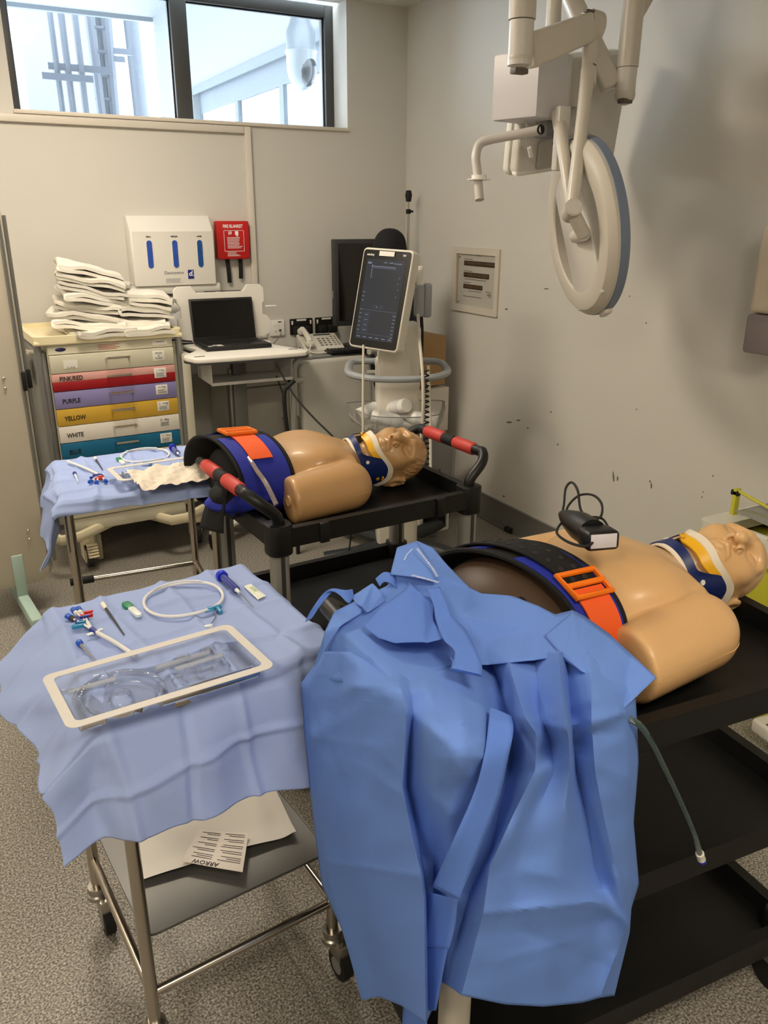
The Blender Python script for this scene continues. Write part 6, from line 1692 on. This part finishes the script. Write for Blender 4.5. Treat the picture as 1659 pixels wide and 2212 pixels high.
cols = [
 [(150, 560, 0), (60, 680, 0), (75, 900, 0), (112, 1270, 0), (150, 1560, 1), (240, 1760, 1), (330, 2060, 1)],
 [(165, 560, 1.5), (92, 690, 2), (112, 910, 3), (160, 1400, 3), (186, 1540, 3.5), (325, 2068, 3)],
 [(240, 560, 1), (215, 740, 1.2), (225, 900, 2.4), (260, 1400, 3), (290, 1540, 3), (400, 2050, 3)],
 [(330, 560, 2), (300, 700, 4.2), (360, 900, 5.6), (400, 1400, 5), (430, 1500, 4.5), (500, 2090, 4.5)],
 [(480, 560, 2), (490, 690, 5), (525, 800, 6.5), (515, 1000, 6.5), (505, 1130, 6.5), (545, 1330, 7), (585, 1500, 8), (600, 1620, 8), (607, 2169, 8)],
 [(520, 560, 1), (540, 690, 4), (550, 800, 4), (530, 1000, 3), (525, 1130, 2.5), (570, 1330, 2), (600, 1500, 1.5), (618, 1620, 1), (625, 2130, 0)],
 [(640, 560, 1), (600, 690, 5), (640, 850, 6), (650, 1000, 5), (640, 1130, 3.5), (640, 1330, 1.5), (640, 1500, 0), (640, 1620, 0), (640, 2100, -1)],
 [(720, 560, .5), (740, 700, 3), (760, 850, 6), (770, 1000, 5.5), (740, 1130, 3.5), (690, 1330, 1.5), (660, 1500, .5), (655, 1620, 0), (660, 2000, -.5)],
 [(800, 560, 0), (850, 690, 1), (865, 850, 4), (862, 1000, 4.5), (840, 1130, 2.5), (760, 1330, 1), (720, 1500, .5), (690, 1620, .5), (668, 1985, 0)],
 [(880, 560, -2), (930, 690, -3), (975, 850, -3), (985, 1000, -2), (960, 1130, -1), (900, 1400, .0), (800, 1590, 1), (740, 1800, 1), (700, 2000, 1)],
 [(960, 560, 2), (985, 650, 4), (1040, 830, 6), (1090, 900, 6), (1085, 1060, 5), (980, 1270, 5.5), (885, 1480, 6), (858, 1680, 6), (760, 2045, 5.5)],
 [(1080, 560, 0), (1090, 650, .5), (1110, 830, .5), (1150, 930, 1.5), (1170, 1060, 3.5), (1080, 1270, 4.2), (1010, 1480, 4.6), (1000, 1670, 4.8), (950, 2085, 4.6)],
 [(1190, 560, 5.5), (1200, 700, 6), (1218, 860, 7), (1232, 920, 6), (1236, 1060, 6), (1210, 1270, 5.5), (1180, 1480, 5.5), (1180, 1650, 6), (1120, 2095, 5)],
 [(1225, 560, 1.5), (1230, 700, .5), (1245, 860, 1), (1252, 920, .5), (1262, 1060, .8), (1315, 1270, 1.4), (1350, 1480, 2), (1400, 1625, 3), (1290, 2078, 4.2)],
 [(1310, 560, 3.5), (1330, 700, 4.5), (1330, 860, 5), (1335, 920, 5), (1345, 1060, 5), (1385, 1270, 5), (1435, 1480, 5), (1488, 1735, 5), (1366, 2056, 4)],
 [(1400, 560, 2), (1420, 700, 2.5), (1465, 800, 3), (1480, 920, 3.5), (1490, 1060, 3.5), (1480, 1270, 3), (1490, 1480, 3), (1500, 1735, 3.5), (1430, 2046, 3)],
 [(1500, 560, 1), (1525, 740, 1), (1532, 860, 1), (1538, 1030, 1), (1516, 1290, 1), (1540, 1560, .5), (1506, 1660, 1.5), (1498, 1770, 2), (1430, 2050, 2)],
]
colf = [polyf(c) for c in cols]
hems = [c[-1][1] for c in cols]
NR, SUB = 110, 5
gr = MB(); rows = []
def crease(zx, zy):
    o = 0.0
    def seg(x0, y0, x1, y1, a, w_):
        dx, dy = x1-x0, y1-y0; t = max(0, min(1, ((zx-x0)*dx+(zy-y0)*dy)/(dx*dx+dy*dy)))
        return a*(.55*max(0, 1-math.hypot(zx-x0-t*dx, zy-y0-t*dy)/(3.2*w_))+.45*math.exp(-math.hypot(zx-x0-t*dx, zy-y0-t*dy)/(.4*w_)))
    o += seg(172, 1458, 585, 1522, .9, 26)+seg(860, 1682, 1375, 1632, .9, 30)+seg(1375, 1632, 1498, 1742, .8, 26)+seg(1375, 1630, 1392, 1662, .8, 14)
    o += seg(185, 745, 292, 690, .7, 20)+seg(150, 560, 185, 745, .6, 18)+seg(292, 690, 480, 690, .6, 26)+seg(110, 910, 292, 695, .6, 22)
    o += seg(1040, 835, 1215, 880, 1.2, 24)+seg(1245, 905, 1465, 805, .8, 24)+seg(1370, 2050, 1435, 1880, .7, 14)+seg(620, 1600, 745, 1630, .4, 16)
    o += seg(115, 915, 400, 960, .35, 16)+seg(400, 960, 480, 1060, .3, 16)+seg(300, 1030, 520, 1180, .35, 20)+seg(640, 1180, 720, 1250, .3, 16)+seg(700, 1010, 860, 1120, .3, 20)+seg(1000, 1130, 1180, 1020, .35, 20)
    o += seg(1060, 1500, 1300, 1560, .3, 22)+seg(900, 1900, 1250, 1800, .35, 30)+seg(250, 1800, 560, 1700, .3, 24)+seg(1260, 1000, 1500, 1100, .35, 22)+seg(1290, 1380, 1350, 1180, .3, 18)-seg(240, 1100, 460, 1250, .3, 30)-seg(1000, 1750, 1350, 1900, .35, 40)
    o += seg(490, 690, 115, 915, .55, 16)-seg(470, 720, 250, 1120, .5, 22)+seg(528, 800, 230, 1440, .4, 16)+seg(1225, 885, 885, 1480, .5, 16)+seg(1236, 900, 1495, 1735, .5, 14)+seg(1218, 872, 1465, 803, .6, 14)-seg(1225, 900, 1400, 900, .5, 18)+seg(1190, 566, 1216, 868, .5, 12)
    o += seg(545, 815, 640, 1000, .4, 16)-seg(600, 760, 820, 930, .4, 22)+seg(760, 850, 862, 1010, .4, 16)-seg(200, 1560, 420, 2040, .4, 26)+seg(330, 1540, 480, 2080, .35, 18)+seg(1010, 1690, 900, 2080, .35, 22)-seg(1180, 1660, 1200, 2080, .4, 34)+seg(1300, 1690, 1310, 2060, .3, 22)
    o += seg(575, 720, 680, 700, .5, 30)+seg(960, 1080, 1030, 1010, .6, 22)
    return o
for j in range(NR+1):
    t = j/NR; row = []
    for i in range(len(cols)-1):
        for s_ in range(SUB if i < len(cols)-2 else SUB+1):
            f = s_/SUB
            h = hems[i]*(1-f)+hems[i+1]*f
            zy = 540+(h-540)*t
            xa, oa = colf[i](min(zy, hems[i])); xb, ob = colf[i+1](min(zy, hems[i+1]))
            zx = xa+(xb-xa)*f; of = oa+(ob-oa)*f
            row.append(G(zx, zy, of*1.75-1.5+2.4*crease(zx, zy)+.35*math.sin(zx*.021+zy*.013)*math.sin(zy*.017-zx*.008)))
    rows.append(row)
nc = len(rows[0]); vs = [p for r_ in rows for p in r_]
fs = [(j*nc+i, j*nc+i+1, (j+1)*nc+i+1, (j+1)*nc+i) for j in range(NR) for i in range(nc-1)]
gw = thing('surgical_gown', 'blue surgical gown draped over the trolley handle and manikin', 'gown', (.62, .85, .9))
gi = Matrix.Translation((-.62, -.85, -.9))
def cloth_part(nm, mb_, m, it=2, fac=.5, thick=.0007):
    o = mb_.build(nm, m, gw, smooth=70)
    sm_ = o.modifiers.new('soften', 'SMOOTH'); sm_.iterations = it; sm_.factor = fac
    sd_ = o.modifiers.new('thickness', 'SOLIDIFY'); sd_.thickness = thick; sd_.offset = -1
    return o
gr.add(vs, fs, gi); cloth_part('gown_skirt', gr, M_gown, 1, .5)
# ---- upper part: crumpled bodice lying on the trolley top and over the manikin
def patch(nm, m, pts, faces, sub=4, it=2, noise=.25, seed=1):
    """faceted cloth from traced corner points (zx, zy, off)"""
    bm = bmesh.new(); bv = [bm.verts.new(G(*p)) for p in pts]
    for f in faces:
        try: bm.faces.new([bv[i] for i in f])
        except ValueError: pass
    bmesh.ops.triangulate(bm, faces=list(bm.faces))
    for _ in range(sub-1):
        bmesh.ops.subdivide_edges(bm, edges=list(bm.edges), cuts=1, use_grid_fill=True)
    rr_ = random.Random(seed); p_ = [rr_.uniform(0, 6) for _ in range(6)]
    for v in bm.verts:
        c_ = v.co; dv_ = (CC-c_).normalized()
        v.co = c_+dv_*noise*.01*(math.sin(c_.x*41+p_[0]+c_.z*23)+.7*math.sin(c_.y*57+p_[1]-c_.x*31)+.5*math.sin(c_.z*83+p_[2]+c_.y*37))
    mb_ = MB(); mb_.addbm(bm, gi); return cloth_part(nm, mb_, m, it, .5)
pts = [(104, 650, 1.2), (165, 450, 1), (205, 365, 2), (330, 300, 2.5), (440, 250, 3), (455, 190, 5), (480, 85, 4), (570, 56, 4), (640, 88, 5), (700, 160, 5), (800, 262, 4), (850, 286, 3),      # 0-11 outline left to top
       (985, 296, 2), (1100, 340, 2), (1170, 376, 2), (1250, 356, 3), (1300, 382, 3), (1410, 460, 2.5), (1500, 545, 2), (1618, 655, 2),                                                              # 12-19 top right edge
       (1530, 738, 2), (1465, 800, 3.5), (1355, 655, 3), (1285, 632, 4),                                                                                                                         # 20-23 right flap
       (1190, 566, 4.5), (1080, 580, 2), (985, 590, 3), (960, 470, 2), (840, 500, 0), (880, 600, -1),                                                                                               # 24-29
       (800, 420, 4), (840, 400, 5.5), (1000, 430, 4), (1060, 440, 3), (830, 340, 3), (760, 380, 5), (660, 240, 6), (560, 100, 5.5), (520, 180, 6.5), (660, 200, 7), (540, 230, 4),                 # 30-40
       (490, 690, 6), (300, 690, 3.6), (270, 470, 3), (370, 460, 2.5), (600, 660, 5), (720, 600, 2), (620, 480, 0)]                                                                                   # 41-47
faces = [(0, 1, 43), (1, 2, 43), (2, 3, 44), (2, 44, 43), (0, 43, 42), (43, 44, 41), (43, 41, 42), (3, 4, 44), (4, 40, 44), (4, 5, 40), (5, 6, 38), (5, 38, 40), (6, 7, 37), (6, 37, 38), (7, 8, 37), (8, 9, 37), (37, 9, 39), (37, 39, 38), (38, 39, 40), (39, 36, 40),
         (9, 10, 39), (10, 36, 39), (10, 35, 36), (10, 11, 34), (10, 34, 35), (11, 12, 34), (34, 12, 31), (34, 31, 35), (35, 31, 30), (35, 30, 28), (30, 31, 28), (12, 13, 33), (12, 32, 31), (12, 33, 32), (31, 32, 27), (31, 27, 28), (13, 14, 33), (14, 15, 24), (14, 24, 33), (33, 24, 25), (33, 25, 26), (33, 26, 27), (33, 27, 32),
         (15, 16, 23), (15, 23, 24), (16, 17, 22), (16, 22, 23), (17, 18, 21), (17, 21, 22), (18, 19, 20), (18, 20, 21), (26, 29, 28), (26, 28, 27), (28, 29, 46), (28, 46, 47), (35, 28, 47), (35, 47, 36), (36, 47, 40), (40, 47, 44), (44, 47, 41), (47, 46, 45), (47, 45, 41)]
patch('gown_bodice', M_gown, pts, faces, 4, 1, .34, 3)
# flap that covers the right shoulder of the skirt
patch('front_flap', M_gown, [(1250, 360, 3.4), (1300, 384, 3.6), (1410, 462, 3.2), (1500, 547, 3), (1620, 655, 3.2), (1530, 740, 3.5), (1466, 802, 4.6), (1355, 657, 4), (1285, 634, 4.8), (1200, 566, 5.2), (1120, 470, 4)],
      [(0, 1, 9), (0, 9, 10), (1, 8, 9), (1, 2, 8), (2, 7, 8), (2, 3, 7), (3, 6, 7), (3, 4, 5), (3, 5, 6)], 4, 2, .1, 5)
# smooth collar opening flap
patch('collar_flap', M_gown2, [(326, 436, 5), (420, 330, 5.5), (530, 250, 6.5), (530, 232, 7), (600, 300, 7.5), (645, 330, 8), (640, 400, 8.5), (700, 486, 9), (600, 512, 8.5), (480, 516, 8), (400, 490, 6.5)],
      [(0, 1, 10), (1, 2, 9), (1, 9, 10), (2, 3, 4), (2, 4, 8), (2, 8, 9), (4, 5, 6), (4, 6, 8), (6, 7, 8)], 4, 3, .05, 7)
# ties
def ribbon(nm, line, m=M_gown2, n=10):
    """line: (zx, zy, half width, angle, off)"""
    A_ = []; B_ = []
    for (x, y, hw, an, of) in line:
        ca, sa = math.cos(R(an)), math.sin(R(an))
        A_.append(G(x-hw*ca, y-hw*sa, of)); B_.append(G(x+hw*ca, y+hw*sa, of))
    A2, B2 = catmull(A_, n), catmull(B_, n); mb_ = MB(); vs = []; fs = []; K = 5
    for a_, b_ in zip(A2, B2):
        for k in range(K+1): vs.append(a_.lerp(b_, k/K))
    for i in range(len(A2)-1):
        for k in range(K): fs.append((i*(K+1)+k, i*(K+1)+k+1, (i+1)*(K+1)+k+1, (i+1)*(K+1)+k))
    mb_.add(vs, fs, gi); return cloth_part(nm, mb_, m, 1, .4)
ribbon('neck_tie', [(640, 262, 30, -10, 9), (670, 330, 32, -5, 10), (690, 400, 40, -10, 10.5), (735, 470, 55, -20, 10.5), (790, 560, 62, 20, 10), (785, 625, 70, 12, 9.5)])
ribbon('neck_tie', [(785, 625, 70, 12, 9.5), (782, 634, 72, 12, 8), (760, 600, 40, 15, 7), (735, 570, 25, 15, 6.5)])
ribbon('waist_tie', [(935, 800, 52, 25, 5), (935, 870, 58, 15, 6), (915, 1000, 54, 8, 7.2), (870, 1180, 58, 22, 7.4), (780, 1400, 64, 28, 8), (690, 1600, 66, 26, 7.8)])
ribbon('waist_tie', [(682, 1608, 66, 14, 7.2), (672, 1720, 66, 8, 6), (650, 1835, 60, 6, 5.5)])
ribbon('waist_tie', [(655, 1830, 50, 4, 5), (635, 1950, 46, 0, 4.8), (612, 2112, 40, 0, 4.6)])
ribbon('waist_tie', [(566, 2040, 50, 10, 2), (560, 2110, 55, 0, 2), (555, 2230, 55, 0, 2)])
ribbon('side_tie', [(92, 405, 18, -30, 3), (130, 345, 26, -30, 4), (180, 285, 30, -20, 5), (215, 282, 26, 40, 6), (262, 300, 30, 75, 6), (290, 285, 18, 80, 5)])
ribbon('side_tie', [(395, 240, 20, 60, 4), (425, 215, 22, 90, 5), (462, 225, 22, 100, 5), (480, 250, 18, 80, 4)])
patch('sleeve', M_gown, [(280, 300, 4), (375, 238, 5), (420, 285, 5), (435, 320, 4), (350, 375, 5), (325, 345, 6), (300, 330, 5)], [(0, 1, 5), (0, 5, 6), (1, 2, 4), (1, 4, 5), (2, 3, 4)], 4, 2, .2, 9)
patch('sleeve', M_gown, [(165, 455, 3), (205, 370, 4), (320, 310, 5), (330, 370, 5), (235, 430, 5), (150, 560, 3)], [(0, 1, 4), (1, 2, 3), (1, 3, 4), (0, 4, 5)], 4, 2, .15, 11)
patch('cuff', M_gown, [(480, 85, 5.5), (570, 58, 6), (650, 190, 8), (660, 235, 8), (545, 215, 8), (515, 175, 7.5), (450, 205, 5.5)], [(0, 1, 5), (1, 2, 5), (2, 3, 4), (2, 4, 5), (0, 5, 6), (5, 4, 6)], 4, 1, .2, 13)
# white overlock stitching on the cuffs
M_st = mat('white_thread', (196, 208, 236), .7)
def stitch(line, n, off):
    mb_ = MB()
    for i in range(n):
        t = i/(n-1); x = np.interp(t, np.linspace(0, 1, len(line)), [p[0] for p in line]); y = np.interp(t, np.linspace(0, 1, len(line)), [p[1] for p in line])
        p, q = G(x-5, y+3, off), G(x+5, y-3, off); mb_.tube([p, q], .0007, 4)
    mb_.tube([G(a_, b_, off) for a_, b_ in line], .0006, 4)
    o = mb_.add([], []).build('stitching', M_st, gw); o.data.transform(gi); o['kind'] = 'stuff'; return o
stitch([(570, 92), (600, 130), (635, 175), (656, 212)], 20, 9.2)
stitch([(545, 95), (525, 115), (512, 140)], 8, 8.5)
stitch([(548, 208), (600, 222), (660, 238)], 16, 9.4)
# ------------------------------------------------------------------ things on the peach manikin and the front trolley
# handheld scanner with its cable
a_, b_ = atD(1213, 1110, 1.62), atD(1308, 1172, 1.44)
hsn = thing('handheld_scanner', 'black handheld scanner with a white end label on the peach chest', 'scanner', (a_+b_)/2)
hc = (a_+b_)/2
mb_ = MB(); A0, B0 = a_-hc, b_-hc
mb_.tube([A0, A0.lerp(B0, .12), A0.lerp(B0, .3), A0.lerp(B0, .55), A0.lerp(B0, .72)], lambda t: .007+.021*min(1, t*1.5), 16, smooth=4)
mb_.build('grip', mat('scanner_black', (18, 18, 19), .4), hsn)
dS = (B0-A0).normalized(); SMx = frame_mat(A0.lerp(B0, .85), dS, (0, 0, 1))
MB().box((0, 0, 0), (.05, .062, .036), .008, 3, M=SMx).build('head', mat('scanner_black', (18, 18, 19), .4), hsn)
MB().box((.026, -.002, .002), (.002, .05, .026), .0008, M=SMx).build('end_label', mat('label_white', (206, 202, 206), .4), hsn)
cb = MB(); cpts = [(1213, 1112, 1.62), (1218, 1090, 1.64), (1222, 1055, 1.66), (1235, 1042, 1.66), (1248, 1060, 1.62), (1254, 1100, 1.6), (1270, 1118, 1.58), (1296, 1118, 1.58), (1300, 1090, 1.6), (1282, 1070, 1.64), (1252, 1070, 1.66), (1228, 1092, 1.66), (1218, 1122, 1.6), (1205, 1140, 1.55), (1205, 1155, 1.5), (1230, 1172, 1.46), (1265, 1180, 1.42), (1280, 1165, 1.46), (1240, 1140, 1.56), (1225, 1120, 1.6), (1262, 1118, 1.6), (1300, 1120, 1.58), (1318, 1148, 1.52)]
cb.tube([atD(*c_)-hc for c_ in cpts], .0026, 6, smooth=6); cb.build('scanner_cable', M_blackr, hsn)
# clear drain tube hanging in front of the trolley
dt = thing('drain_tube', 'clear hanging tube with a blue end cap over the black trolley shelves', 'tube', atY(1380, 1565, .69))
d0 = atY(1380, 1565, .69)
tp_ = [atY(x, y, Y)-d0 for x, y, Y in ((1340, 1545, .70), (1380, 1565, .69), (1405, 1600, .69), (1440, 1670, .70), (1475, 1745, .71), (1500, 1805, .715), (1512, 1845, .72))]
MB().tube(tp_, .005, 10, smooth=6).build('tube', clear_plastic('green_tube', (110, 150, 150), .05, .25), dt)
e0 = tp_[-1]; dn = (tp_[-1]-tp_[-2]).normalized()
MB().tube([e0-dn*.003, e0+dn*.004, e0+dn*.009, e0+dn*.018], lambda t: .0075 if t < .4 or t > .9 else .0065, 12).build('connector', M_whitep, dt)
MB().tube([e0+dn*.018, e0+dn*.026], .0072, 12).build('end_cap', mat('cap_blue', (24, 40, 190), .4), dt)
